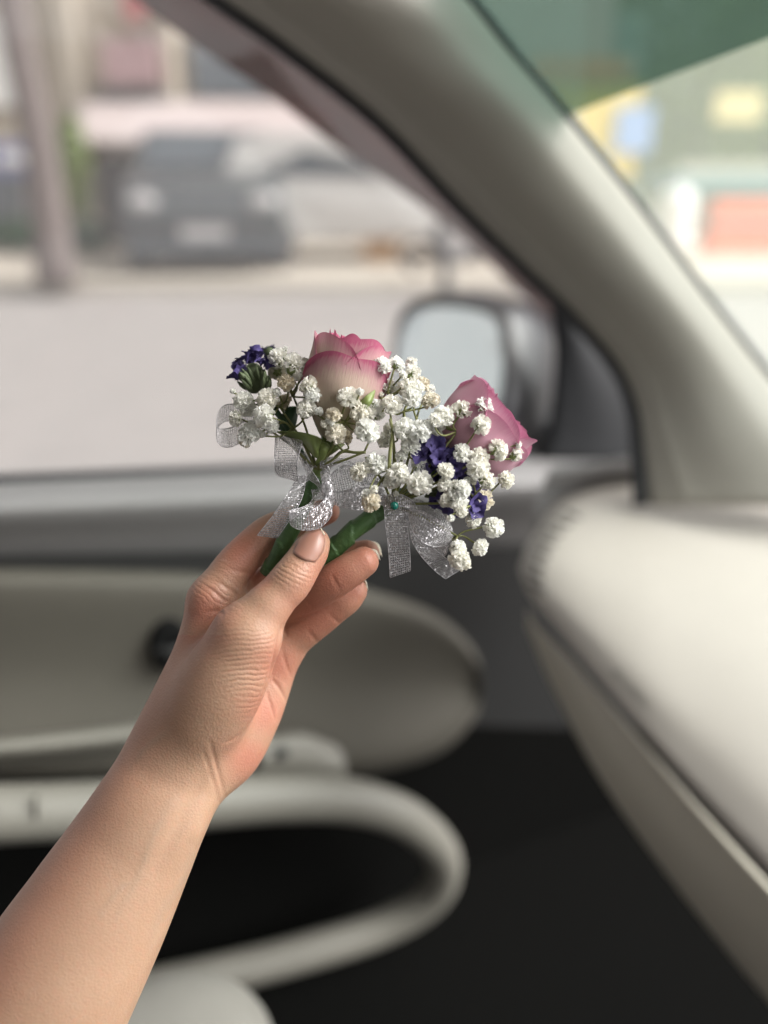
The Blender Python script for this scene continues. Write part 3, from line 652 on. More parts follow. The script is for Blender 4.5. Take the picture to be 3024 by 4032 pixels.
wob = 3 * np.sin(hpx * .031 + hpy * .011) + 4 * np.sin(hpx * .083 - hpy * .02 + 1)
disp += wr * (.6 + .6 * np.sin(hpx * .02 + hpy * .013)) * 0.07 * (np.abs(np.sin((ph + wob) * math.pi / 36)) - .5)
HV = HV + HN * disp[:, None]
# colour zones of skin: redder finger pads, palm and knuckles
tipred = np.zeros(len(HV))
for x, y, r in ((1450, 2200, 130), (1400, 2320, 120), (1300, 2030, 100), (1330, 2290, 170), (1260, 2420, 170), (1110, 2620, 120), (1050, 2800, 110), (980, 2990, 100), (950, 2170, 120), (800, 2400, 120), (1020, 2270, 60)):
    tipred = np.maximum(tipred, np.exp(-((hpx - x) ** 2 + (hpy - y) ** 2) / r ** 2))
edge = np.exp(-((((hpx - 560) * .87 + (hpy - 2800) * .49) + 20) / 150) ** 2) * (hpy > 2500)
tipred = np.clip(tipred + .5 * edge, 0, 1)

def skin_material():
    m = bpy.data.materials.new('skin'); m.use_nodes = True; nt = m.node_tree; b = nt.nodes['Principled BSDF']
    def attr(n): a = nt.nodes.new('ShaderNodeAttribute'); a.attribute_name = n; return a.outputs['Fac']
    tc = nt.nodes.new('ShaderNodeTexCoord').outputs['Object']
    def noise(s, d=4, r=.55): n = nt.nodes.new('ShaderNodeTexNoise'); n.inputs['Scale'].default_value = s; n.inputs['Detail'].default_value = d; n.inputs['Roughness'].default_value = r; nt.links.new(tc, n.inputs['Vector']); return n.outputs['Fac']
    def mixc(f, a, c):
        x = nt.nodes.new('ShaderNodeMix'); x.data_type = 'RGBA'
        if isinstance(f, float): x.inputs[0].default_value = f
        else: nt.links.new(f, x.inputs[0])
        for k, q in ((6, a), (7, c)):
            if isinstance(q, tuple): x.inputs[k].default_value = (*q, 1)
            else: nt.links.new(q, x.inputs[k])
        return x.outputs[2]
    n1 = noise(30, 6, .65); c = mixc(n1, (0.315, 0.188, 0.12), (0.45, 0.292, 0.198))
    c = mixc(math_node(nt, 'MULTIPLY', attr('red'), 0.85), c, (0.40, 0.155, 0.105))
    n3 = noise(420, 3); mott = math_node(nt, 'MULTIPLY', math_node(nt, 'MAXIMUM', math_node(nt, 'SUBTRACT', n3, 0.5), 0.0), 0.9)
    c = mixc(mott, c, (0.45, 0.2, 0.14))
    c = mixc(math_node(nt, 'MULTIPLY', attr('vein'), 0.28), c, (0.27, 0.22, 0.165))
    c = mixc(math_node(nt, 'MULTIPLY', attr('crease'), 0.2), c, (0.36, 0.15, 0.10))
    nt.links.new(c, b.inputs['Base Color'])
    b.inputs['Subsurface Weight'].default_value = 0.22; b.inputs['Subsurface Radius'].default_value = (1, .35, .18); b.inputs['Subsurface Scale'].default_value = 0.004
    b.inputs['Roughness'].default_value = 0.47; b.inputs['Specular IOR Level'].default_value = 0.42
    # fine skin relief: cells + wrinkle lines following the phase attribute
    vo = nt.nodes.new('ShaderNodeTexVoronoi'); vo.inputs['Scale'].default_value = 900; nt.links.new(tc, vo.inputs['Vector'])
    wv = math_node(nt, 'ABSOLUTE', math_node(nt, 'SINE', math_node(nt, 'ADD', math_node(nt, 'MULTIPLY', attr('phase'), math.pi / 21), math_node(nt, 'MULTIPLY', noise(60, 5), 9.5))))
    h = math_node(nt, 'ADD', math_node(nt, 'MULTIPLY', math_node(nt, 'MULTIPLY', math_node(nt, 'MULTIPLY', wv, noise(75, 2)), attr('wrinkle')), 1.05), math_node(nt, 'ADD', math_node(nt, 'MULTIPLY', vo.outputs['Distance'], 0.32), math_node(nt, 'MULTIPLY', noise(650, 4, .7), 0.34)))
    bp = nt.nodes.new('ShaderNodeBump'); bp.inputs['Strength'].default_value = 0.8; bp.inputs['Distance'].default_value = 0.0005
    nt.links.new(h, bp.inputs['Height']); nt.links.new(bp.outputs['Normal'], b.inputs['Normal'])
    return m
M_skin = skin_material()
hw = cam_to_world(HV / 1000)
person = obj('person', hw, HQ, M_skin, origin=P(300, 3800, .40), attrs={'red': tipred, 'wrinkle': wr, 'phase': ph, 'crease': np.clip(dark, 0, 1), 'vein': vein})
tag(person, 'bare left forearm and hand pinching two green wrapped stems', 'person')
HB = BVHTree.FromPolygons([tuple(q) for q in hw], [tuple(int(i) for i in q) for q in HQ])
def skin_at(px, py, lift=0.0, fallback=.41):
    r = Vector(ray(px, py)).normalized(); h = HB.ray_cast(Vector(CAM), r)
    if h[0] is None: return P(px, py, fallback)
    n = h[1] if h[1].dot(r) < 0 else -h[1]
    return np.array(h[0] + n * lift)
# finger nails
M_nail = mat('nail', (0.33, 0.17, 0.125), 0.36, vary=0.06, scale=200, sub=0.15, subr=(0.002, 0, 0))
M_nailtip = mat('nail_tip', (0.66, 0.58, 0.46), 0.3, vary=0.05, scale=200)
def thumb_nail():
    e0 = np.array(c5((915, 455), (940, 395), (985, 335), (1040, 304))); e1 = np.array(c5((1062, 522), (1105, 470), (1128, 405), (1122, 345)))
    nu, nv = 12, 12; V = []
    for i in range(nu):
        t = i / (nu - 1); a, b = catmull(e0, nu)[i], catmull(e1, nu)[i]
        for j in range(nv):
            s_ = j / (nv - 1); arch = math.sin(math.pi * s_)
            p = a * (1 - s_) + b * s_ + np.array([.55, -.83]) * (12 * arch * t - 10 * arch * (1 - t))
            V.append(skin_at(p[0], p[1], -0.0002 + 0.0006 * arch))
    V = np.array(V); g = V.reshape(nu, nv, 3)
    for _ in range(2): g[1:-1, 1:-1] = (g[1:-1, 1:-1] * 2 + g[:-2, 1:-1] + g[2:, 1:-1] + g[1:-1, :-2] + g[1:-1, 2:]) / 6
    solid(obj('thumb_nail', g.reshape(-1, 3), grid_faces(nu, nv), M_nail, person), 0.0005, 0)
    rim = [skin_at(*q, 0.0003) for q in [(x[0], x[1]) for x in catmull(np.vstack([e0[-1:] , [c5((1085, 296))[0]], e1[-1:]]), 9)]]
    v, f = tube(rim, .0005, 6, 14); obj('nail_edge', v, f, M_nailtip, person)
thumb_nail()
def tip_nail(inner, outer, dz):
    rows = [[H(x, y, dz + 1.5) for x, y in inner], [H((a[0] + b[0]) / 2 + 4, (a[1] + b[1]) / 2 - 3, dz + .0) for a, b in zip(inner, outer)], [H(x, y, dz + 3) for x, y in outer]]
    v, f, _ = loft(rows, 8, 10); solid(obj('finger_nail', v, f, M_nailtip, person), 0.0005, 0)
tip_nail([(1424, 2138), (1462, 2152), (1484, 2186)], [(1446, 2129), (1489, 2142), (1504, 2192)], 12)
tip_nail([(1432, 2170), (1462, 2176), (1484, 2204)], [(1452, 2160), (1484, 2170), (1497, 2206)], -5)
tip_nail([(1416, 2280), (1430, 2292), (1438, 2320)], [(1428, 2280), (1442, 2296), (1447, 2326)], 8)

# =====================================================================================================
#  BOUTONNIERES
# =====================================================================================================
gA = empty('boutonniere', H(1055, 2262, 0), 'boutonniere with a cream and pink rose and a silver bow, nearer the index finger', 'boutonniere', 'pair of wrapped boutonnieres in the hand')
gB = empty('boutonniere', H(1290, 2225, 2), 'boutonniere with an all pink rose, purple statice and a green headed pin', 'boutonniere', 'pair of wrapped boutonnieres in the hand')

def petal_mat(name, base, mid, rim, green=0.0):
    m = bpy.data.materials.new(name); m.use_nodes = True; nt = m.node_tree; b = nt.nodes['Principled BSDF']; o = nt.nodes['Material Output']
    at = nt.nodes.new('ShaderNodeAttribute'); at.attribute_name = 'pv'
    tc = nt.nodes.new('ShaderNodeTexCoord'); mp = nt.nodes.new('ShaderNodeUVMap'); sc = nt.nodes.new('ShaderNodeMapping'); sc.inputs['Scale'].default_value = (26, 2.0, 1)
    nt.links.new(mp.outputs[0], sc.inputs[0])
    n = nt.nodes.new('ShaderNodeTexNoise'); n.inputs['Scale'].default_value = 3; n.inputs['Detail'].default_value = 4; nt.links.new(sc.outputs[0], n.inputs['Vector'])
    v = math_node(nt, 'ADD', at.outputs['Fac'], math_node(nt, 'MULTIPLY', math_node(nt, 'SUBTRACT', n.outputs['Fac'], .5), .42))
    r = nt.nodes.new('ShaderNodeValToRGB'); nt.links.new(v, r.inputs[0])
    e = r.color_ramp.elements; e[0].position = .10; e[0].color = (*base, 1); e[1].position = .97; e[1].color = (*rim, 1)
    q = e.new(.48); q.color = (*(np.array(base) * .5 + np.array(mid) * .5), 1); q = e.new(.70); q.color = (*mid, 1); q = e.new(.88); q.color = (*(np.array(mid) * .6 + np.array(rim) * .4), 1)
    nt.links.new(r.outputs[0], b.inputs['Base Color']); b.inputs['Roughness'].default_value = .55; b.inputs['Specular IOR Level'].default_value = .3
    b.inputs['Sheen Weight'].default_value = .15
    t = nt.nodes.new('ShaderNodeBsdfTranslucent'); nt.links.new(r.outputs[0], t.inputs[0]); mx = nt.nodes.new('ShaderNodeMixShader'); mx.inputs[0].default_value = .28
    nt.links.new(b.outputs[0], mx.inputs[1]); nt.links.new(t.outputs[0], mx.inputs[2]); nt.links.new(mx.outputs[0], o.inputs[0])
    bp = nt.nodes.new('ShaderNodeBump'); bp.inputs['Strength'].default_value = .5; bp.inputs['Distance'].default_value = .0005; nt.links.new(n.outputs['Fac'], bp.inputs['Height']); nt.links.new(bp.outputs[0], b.inputs['Normal'])
    return m
M_petA = petal_mat('rose_petal_cream_pink', (0.53, 0.48, 0.34), (0.49, 0.26, 0.28), (0.43, 0.10, 0.185))
M_petB = petal_mat('rose_petal_pink', (0.62, 0.36, 0.44), (0.62, 0.32, 0.42), (0.56, 0.19, 0.32))
M_stemg = mat('rose_green', (0.13, 0.19, 0.05), 0.5, vary=0.25, scale=120)

def frame(axis, ref):
    z = axis / np.linalg.norm(axis); x = ref - z * (ref @ z); x /= np.linalg.norm(x); return x, np.cross(z, x), z
def petal(base, fr, R, Hh, th, W, flare, roll, seed, m, parent, pvo=0.0, lean=0.0, edgepink=.5):
    g = np.random.default_rng(seed); nu, nv = 25, 19; x, y, z = fr; V, A, UV = [], [], []
    ph1, ph2 = g.uniform(0, 6, 2); notch = g.uniform(.0, .03)
    for i in range(nv):
        v = i / (nv - 1)
        for j in range(nu):
            u = -1 + 2 * j / (nu - 1)
            top = 1 - .22 * abs(u) ** 4 - notch * math.exp(-(u / .3) ** 2) + .016 * math.sin(3.1 * u + ph1) + .008 * math.sin(7.5 * u + ph2)
            vv = v * top
            wd = W * (0.5 + .5 * math.sin(min(1, v * 1.2) * math.pi / 2)) * (1 - .16 * v ** 8)
            r = R * (.20 + .80 * math.sin(min(1.0, vv / .66) * math.pi / 2) ** .85) - R * .07 * max(0, vv - .66) / .34
            r += R * flare * max(0, vv - .45) ** 1.6 * 1.8 + R * roll * max(0, v - .84) ** 1.4 * 10 * (1 + .25 * math.sin(3.3 * u + ph1)) + R * .02 * math.sin(7 * u + ph2) * v ** 4 + R * .035 * math.sin(2.6 * u + ph1) * v ** 2
            hh = Hh * vv - Hh * roll * max(0, v - .92) * 2.0
            r *= 1 + .05 * u * u * v
            a = th + u * wd
            p = base + (x * math.cos(a) + y * math.sin(a)) * r + z * hh + (x * math.cos(th) + y * math.sin(th)) * lean * R * v
            V.append(p); A.append(np.clip(v ** 1.6 * .62 + edgepink * abs(u) ** 2.2 * (.35 + .5 * v) + pvo + .3 * max(0, v - .8) / .2, 0, 1)); UV.append((u * .5 + .5, v))
    o = obj('petal', np.array(V), grid_faces(nv, nu), m, parent, uv=UV, attrs={'pv': A}); return o
def rose(parent, base, axis, ref, R, Hh, m, layers, seed):
    fr = frame(axis, ref); x, y, z = fr
    rr = [(0, 0), (.16, .0), (.24, .05), (.26, .12), (.2, .18), (0, .2)]
    v = np.array([base + z * Hh * (h - .04) + (x * math.cos(q * math.pi / 10) + y * math.sin(q * math.pi / 10)) * R * r for r, h in rr for q in range(20)])
    ro = obj('rose', v, grid_faces(len(rr), 20, True), M_stemg, parent)
    for k, (th, rs, hs, W, flare, roll, pvo, ep) in enumerate(layers):
        petal(base, fr, R * rs, Hh * hs, th, W, flare, roll, seed + k, m, ro, pvo, 0.0, ep)
    return ro
toC = -FWD
# left rose: axis up and slightly right
bA = H(1300, 1735, 2); aA = H(1405, 1320, -2) - bA
fA = frame(aA, toC)
inner = [(k * 2.1 + .4, .80 - .05 * k, .955 + .012 * (k % 3), 1.25, -.03, .05, .14 + .02 * k, .35) for k in range(9)] + [(k * 2.2, .30 - .05 * k, .88, 1.5, -.1, 0, .34, .2) for k in range(3)]
rose(gA, bA, aA, toC, .0208, .0555, M_petA, [(.10, 1.0, .775, 1.35, .06, .035, .07, .6), (2.35, .98, .86, 1.35, .05, .05, .07, .55), (-1.95, .97, .93, 1.3, .02, .05, -.05, .5),
    (-.75, .93, .90, 1.3, .02, .05, -.02, .45), (1.2, .91, .93, 1.3, .0, .055, .02, .45), (3.1, .89, 1.0, 1.3, .0, .05, .06, .4)] + inner, 100)
bB = H(1735, 1835, 12); aB = H(2010, 1600, 4) - bB
rose(gB, bB, aB, toC, .0245, .0470, M_petB, [(.55, 1.0, .84, 1.3, .10, .04, .0, .2), (-1.3, .99, .95, 1.35, .06, .045, .0, .2), (2.6, .97, .93, 1.35, .08, .05, .0, .25),
    (-.3, .93, .95, 1.3, .03, .05, .04, .2), (1.6, .91, .97, 1.3, .03, .055, .06, .2), (3.6, .89, 1.0, 1.3, .0, .05, .08, .2)] + inner, 200)

# wrapped stems
M_tape = mat('floral_tape', (0.045, 0.10, 0.028), 0.55, vary=0.25, scale=150, bump=0.5, bscale=500)
def wrapped(parent, path, r0, r1, turns):
    k, n = 120, 28; c = catmull([H(*q) for q in path], k); t = np.gradient(c, axis=0); t /= np.linalg.norm(t, axis=1)[:, None]
    a = np.cross(t[0], toC); a /= np.linalg.norm(a); V = []
    for i in range(k):
        a = a - t[i] * (a @ t[i]); a /= np.linalg.norm(a); b = np.cross(t[i], a); s_ = i / (k - 1); r = r0 * (1 - s_) + r1 * s_
        for j in range(n):
            q = 2 * math.pi * j / n; saw = (s_ * turns + j / n + .04 * math.sin(7 * s_ + j * .7)) % 1.0
            rr = r * (1 + .2 * saw ** 1.2 + .025 * math.sin(3 * q + 9 * s_)); V.append(c[i] + rr * (math.cos(q) * a + math.sin(q) * b))
    o = obj('wrapped_stem', np.array(V), grid_faces(k, n, True) + [tuple(range(n))[::-1], tuple(range((k - 1) * n, k * n))], M_tape, parent, smooth=True)
    return o
wrapped(gA, [(1052, 2262, 2), (1105, 2165, 0), (1165, 2050, -2), (1215, 1945, -2), (1245, 1880, 0)], .0040, .0037, 4.3)
wrapped(gB, [(1278, 2226, 4), (1310, 2170, 2), (1370, 2110, 0), (1450, 2045, 0), (1540, 1985, 4)], .0048, .0040, 4.0)
# bare stem and leaves at the foot of the left rose
v, f = tube([H(1240, 1890, 0), H(1268, 1810, 0), H(1285, 1735, 2)], [.0032, .0027, .0034], 10, 14); obj('rose_stem', v, f, M_stemg, gA)
v, f = tube([H(1530, 1990, 4), H(1620, 1920, 10), H(1745, 1832, 12)], [.003, .0026, .0034], 10, 14); obj('rose_stem', v, f, M_stemg, gB)
M_leafp = mat('leaf_pale', (0.17, 0.22, 0.065), 0.45, vary=0.3, scale=90, sub=0.0)
def leaf(parent, rows, name='leaf', m=M_leafp):
    v, f, _ = loft([[H(*q) for q in r] for r in rows], 14, 16); return solid(obj(name, v, f, m, parent), .0004, 0)
leaf(gA, [[(1085, 1698, 0), (1170, 1700, -8), (1230, 1712, -12), (1268, 1728, -10)], [(1110, 1712, 4), (1190, 1735, -6), (1235, 1760, -13), (1258, 1775, -10)], [(1180, 1740, 6), (1215, 1775, -4), (1240, 1800, -8), (1262, 1805, -6)]])
leaf(gA, [[(1250, 1735, -8), (1262, 1765, -11), (1252, 1800, -8), (1238, 1822, -5)], [(1272, 1740, -9), (1280, 1770, -11), (1270, 1805, -8), (1245, 1826, -5)], [(1290, 1745, -6), (1300, 1765, -7), (1285, 1800, -5), (1248, 1830, -4)]])
leaf(gA, [[(1282, 1760, 0), (1310, 1745, -6), (1340, 1735, -2)], [(1285, 1785, -2), (1320, 1765, -7), (1352, 1745, -2)], [(1290, 1800, 0), (1325, 1775, -4), (1358, 1750, 0)]])
leaf(gA, [[(1415, 1585, -16), (1440, 1560, -18), (1475, 1535, -14)], [(1425, 1600, -18), (1452, 1580, -19), (1476, 1537, -14)], [(1445, 1612, -16), (1465, 1580, -16), (1477, 1540, -14)]])
M_leafdk = mat('leaf_deep', (0.03, 0.075, 0.035), 0.45, vary=0.2, scale=90)
leaf(gA, [[(1090, 1690, 6), (1105, 1640, 6), (1140, 1600, 6)], [(1120, 1700, 4), (1140, 1650, 4), (1160, 1600, 6)], [(1160, 1695, 6), (1170, 1650, 8), (1175, 1600, 8)]], m=M_leafdk)
leaf(gA, [[(1360, 1690, 2), (1380, 1640, 0), (1400, 1600, 2)], [(1385, 1690, 0), (1405, 1640, -2), (1415, 1605, 2)], [(1400, 1680, 4), (1425, 1640, 2), (1430, 1610, 4)]], m=M_leafdk)
leaf(gB, [[(1555, 1930, 0), (1600, 1915, 2), (1640, 1900, 6)], [(1565, 1945, -2), (1610, 1935, 0), (1650, 1925, 6)], [(1570, 1960, 2), (1615, 1955, 4), (1655, 1945, 8)]], m=M_leafdk)

# baby's breath blooms -------------------------------------------------------------
def bloom_material():
    m = bpy.data.materials.new('white_bloom'); m.use_nodes = True; nt = m.node_tree; b = nt.nodes['Principled BSDF']; o = nt.nodes['Material Output']
    at = nt.nodes.new('ShaderNodeAttribute'); at.attribute_name = 'pv'
    oi = nt.nodes.new('ShaderNodeObjectInfo')
    def mixc(f, a, c):
        x = nt.nodes.new('ShaderNodeMix'); x.data_type = 'RGBA'; nt.links.new(f, x.inputs[0])
        for k, q in ((6, a), (7, c)):
            if isinstance(q, tuple): x.inputs[k].default_value = (*q, 1)
            else: nt.links.new(q, x.inputs[k])
        return x.outputs[2]
    c0 = mixc(oi.outputs['Random'], (0.94, 0.945, 0.92), (0.92, 0.90, 0.83))
    r = nt.nodes.new('ShaderNodeMapRange'); r.inputs[1].default_value = 0; r.inputs[1].default_value = .2; r.inputs[2].default_value = .65; nt.links.new(at.outputs['Fac'], r.inputs[0])
    rr_ = nt.nodes.new('ShaderNodeMapRange'); rr_.inputs[1].default_value = .9; rr_.inputs[2].default_value = 1.0; nt.links.new(oi.outputs['Random'], rr_.inputs[0])
    tcn = nt.nodes.new('ShaderNodeTexCoord'); nz = nt.nodes.new('ShaderNodeTexNoise'); nz.inputs['Scale'].default_value = 2.2; nt.links.new(tcn.outputs['Object'], nz.inputs['Vector'])
    c0 = mixc(math_node(nt, 'MULTIPLY', rr_.outputs[0], math_node(nt, 'MULTIPLY', nz.outputs['Fac'], 1.1)), c0, (0.62, 0.50, 0.30))
    c1 = mixc(r.outputs[0], (0.62, 0.65, 0.42), c0)
    nt.links.new(c1, b.inputs['Base Color']); b.inputs['Roughness'].default_value = .6; b.inputs['Specular IOR Level'].default_value = .25
    t = nt.nodes.new('ShaderNodeBsdfTranslucent'); nt.links.new(c1, t.inputs[0]); mx = nt.nodes.new('ShaderNodeMixShader'); mx.inputs[0].default_value = .6
    nt.links.new(b.outputs[0], mx.inputs[1]); nt.links.new(t.outputs[0], mx.inputs[2]); nt.links.new(mx.outputs[0], o.inputs[0])
    return m
M_bloom = bloom_material()
M_calyx = mat('calyx_green', (0.20, 0.25, 0.09), 0.6, vary=0.3, scale=300)
M_twig = mat('olive_twig', (0.17, 0.18, 0.06), 0.55, vary=0.3, scale=200)
def bloom_mesh(seed, np_=62):
    g = np.random.default_rng(seed); V, F, A = [], [], []
    v, f = ellipsoid_vf((0, 0, .08), (.5, .5, .46), 6, 9); V += list(v); F += f; A += [.8] * len(v)
    lump = g.normal(size=(7, 3)); lump /= np.linalg.norm(lump, axis=1)[:, None]
    for k in range(np_):
        t = (k + .5) / np_; el = math.acos(1 - 1.72 * t) + g.normal(0, .12); az = k * 2.39996 + g.normal(0, .25)
        d = np.array([math.sin(el) * math.cos(az), math.sin(el) * math.sin(az), math.cos(el)])
        s_ = np.cross(d, g.normal(size=3)); s_ /= np.linalg.norm(s_); n = np.cross(s_, d)
        L = g.uniform(.80, 1.02) * (.9 + .17 * max(lump @ d) ** 3) * (1 - .1 * t); w = g.uniform(.17, .27); b0 = len(V); cu = g.uniform(-.4, .5)
        for i, (vv, ww) in enumerate(((.30, .5), (.66, .95), (.90, 1.0), (1.0, .6))):
            for j in range(5):
                u = -1 + j * .5
                q = d * L * (vv - (.05 if (i == 3 and j == 2) else 0) - .07 * abs(u) * (i == 3)) + s_ * u * w * ww + n * (cu * vv ** 2 * .45 + .13 * math.cos(u * 2.4 + k) * vv + g.normal(0, .03) * vv)
                V.append(q); A.append(vv + .05)
        F += [tuple(b0 + q for q in f_) for f_ in grid_faces(4, 5)]
    return mesh_data('baby_breath_bloom', V, F, M_bloom, True, attrs={'pv': A})
def calyx_mesh():
    V, F = [], []
    for k in range(5):
        a = k * 2 * math.pi / 5; d = np.array([math.cos(a), math.sin(a), 0]); s_ = np.array([-math.sin(a), math.cos(a), 0]); b0 = len(V)
        for h, r, w in ((-.62, .04, .06), (-.45, .26, .17), (-.2, .42, .15), (.02, .5, .02)):
            V += [d * r + s_ * w + [0, 0, h], d * (r + .04) + [0, 0, h - .03], d * r - s_ * w + [0, 0, h]]
        F += [tuple(b0 + q for q in f) for f in grid_faces(4, 3)]
    return mesh_data('calyx', V, F, M_calyx)
BLOOMS = [bloom_mesh(s) for s in range(8)]; CALYX = calyx_mesh()
def c1(x, y): return 800 + x / 2.37, 1260 + y / 2.37
def c2(x, y): return 1400 + x / 2.212, 1260 + y / 2.212
def c4(x, y): return 1350 + x / 2.37, 1700 + y / 2.37
spots_A = [(c1(700, 370), 48, 2), (c1(860, 445), 54, -6), (c1(930, 420), 34, 0), (c1(690, 480), 36, 4), (c1(780, 590), 38, -8), (c1(990, 620), 40, -16), (c1(1020, 700), 36, -17), (c1(960, 830), 40, -16),
           (c1(370, 750), 40, -4), (c1(420, 830), 36, -2), (c1(600, 740), 46, -8), (c1(570, 900), 52, -14), (c1(640, 980), 34, -10), (c1(310, 920), 34, -4), (c1(430, 1060), 50, -8), (c1(400, 1130), 30, -6), (c1(760, 760), 34, 6),
           (c1(1350, 720), 46, -22), (c1(1215, 885), 32, -22), (c1(1190, 940), 22, -22), (c1(1240, 1065), 46, -18), (c1(1330, 1100), 30, -14), (c1(1460, 850), 42, -16), (c1(1540, 870), 36, -14), (c1(1600, 800), 34, -12), (c1(1530, 1040), 50, -20)]
spots_B = [(c2(240, 390), 36, -14), (c2(355, 385), 34, -10), (c2(490, 455), 36, -8), (c2(485, 375), 28, 6), (c2(585, 560), 34, -2), (c2(650, 600), 24, 10), (c2(280, 590), 38, -6), (c2(450, 585), 40, -10), (c2(540, 590), 30, -8), (c2(320, 740), 44, -16), (c2(490, 680), 40, -16),
           (c2(655, 700), 38, -6), (c2(170, 750), 38, -8), (c2(190, 830), 30, -6), (c2(250, 1050), 34, -6), (c2(300, 960), 30, -4), (c2(420, 950), 46, -18), (c2(555, 970), 46, -18), (c2(640, 920), 30, -12), (c2(770, 840), 44, -16), (c2(700, 870), 30, -20), (c2(690, 990), 34, -8), (c2(740, 900), 30, -10), (c2(470, 1105), 42, -14),
           (c2(930, 790), 44, -14), (c2(1115, 765), 40, -16), (c2(1090, 920), 42, -20), (c2(1330, 1010), 32, -10), (c2(1240, 1130), 46, -16), (c2(1380, 1170), 36, -8), (c2(925, 1160), 42, -18), (c2(1080, 1195), 36, -18), (c2(1060, 1290), 46, -20), (c2(1130, 1390), 38, -18), (c2(1160, 1430), 24, -18),
           (c2(785, 1310), 36, -22), (c2(780, 1440), 36, -20), (c2(870, 1450), 30, -20), (c2(930, 1460), 32, -24), (c2(560, 1260), 38, -10), (c2(560, 1425), 50, -20), (c2(370, 1340), 46, -18), (c2(320, 1400), 38, -16), (c2(400, 1180), 26, -14), (c2(180, 1250), 46, -16), (c2(40, 1320), 42, -16), (c2(1310, 1390), 36, -8), (c2(130, 1580), 42, -24), (c2(110, 1530), 30, -24),
           (c4(1060, 620), 46, -22), (c4(1120, 560), 36, -24), (c4(960, 640), 30, -22), (c4(1100, 730), 30, -22), (c4(1310, 640), 42, -10), (c4(1240, 740), 38, -10), (c4(1220, 820), 34, -12), (c4(1400, 890), 42, -8), (c4(1280, 1080), 36, -10), (c4(1075, 1090), 38, -14), (c4(1090, 1190), 44, -18), (c4(1130, 1230), 30, -16)]
for lst, hubpx in ((spots_A, (1235, 1800)), (spots_B, (1600, 1960))):
    for k in range(11):
        (bx_, by_), r_, dz_ = lst[(k * 5 + 2) % len(lst)]; q_ = rng.uniform(0, 6.28)
        lst.append(((bx_ + 52 * math.cos(q_), by_ + 52 * math.sin(q_)), float(rng.uniform(12, 21)), dz_ + float(rng.uniform(-4, 6))))
def place_blooms(parent, spots, hub, seed):
    g = np.random.default_rng(seed); hubp = H(*hub); L = loc_of(parent)
    for i, ((px, py), r, dz) in enumerate(spots):
        p = H(px, py, dz); s_ = r * 0.001 / 8.1 * 1.17
        out_ = p - hubp; out_ /= np.linalg.norm(out_) + 1e-9
        d = out_ * .75 + toC * g.uniform(-.05, .9) + g.normal(0, .35, 3); d /= np.linalg.norm(d)
        x, y, z = frame(d, np.array([.3, .2, .9])); M = Matrix(np.stack([x, y, z], 1).tolist()).to_4x4() @ Matrix.Rotation(g.uniform(0, 6), 4, 'Z')
        sx = s_ * g.uniform(.94, 1.06); M = M @ Matrix.Diagonal((sx, sx, s_ * g.uniform(.85, 1.02), 1)); M.translation = Vector(p - L)
        o = bpy.data.objects.new('baby_breath_bloom', BLOOMS[g.integers(8)]); COL.objects.link(o); o.parent = parent; o.matrix_local = M
        q = bpy.data.objects.new('calyx', CALYX); COL.objects.link(q); q.parent = o
        yield p, d, s_
def twigs(parent, blooms, nodes, hub):
    for nd in nodes:
        a, b = H(*hub), H(*nd); v, f = tube([a, (a + b) / 2 + toC * .003 + RIGHT * .0015, b], [.00075, .0006, .00055], 6, 10); obj('twig', v, f, M_twig, parent)
    N = np.array([H(*n) for n in nodes])
    for p, d, s_ in blooms:
        n = N[np.argmin(np.linalg.norm(N - p, axis=1) + .012 * rng.random(len(N)))]; e = p - d * s_ * .55
        v, f = tube([n, (n + e) / 2 - d * .0022 + rng.normal(0, .0012, 3), e], [.00058, .0005, .00048], 5, 9); obj('stalk', v, f, M_twig, parent)
blA = list(place_blooms(gA, spots_A, (1235, 1800, 0), 5)); blB = list(place_blooms(gB, spots_B, (1560, 1960, -2), 6))
twigs(gA, blA, [(1150, 1690, -2), (1060, 1690, 2), (1155, 1560, 2), (1350, 1775, -10), (1360, 1660, -12), (1100, 1600, 2), (1435, 1780, -10)], (1245, 1850, -2))
twigs(gB, blB, [(1545, 1690, -12), (1590, 1620, -8), (1535, 1850, -12), (1645, 1800, -10), (1640, 1650, -8), (1800, 1700, -12), (1810, 1790, -14), (1900, 1800, -10), (1760, 1900, -16), (1880, 1980, -14), (1800, 2110, -8), (1530, 1560, -8), (1440, 1800, -10)], (1545, 1985, -4))
# stray stems with a node, as in front of the gap between the flowers
v, f = tube([H(1532, 1850, -18), H(1536, 1780, -19), H(1545, 1700, -18), H(1535, 1650, -16)], [.0009, .0009, .0008, .0006], 8, 20); obj('twig', v, f, M_twig, gB)
v, f = tube([H(1320, 1800, -8), H(1350, 1778, -9), H(1400, 1782, -10), H(1440, 1781, -10)], [.0008, .0008, .0007, .0007], 8, 14); obj('twig', v, f, M_twig, gA)

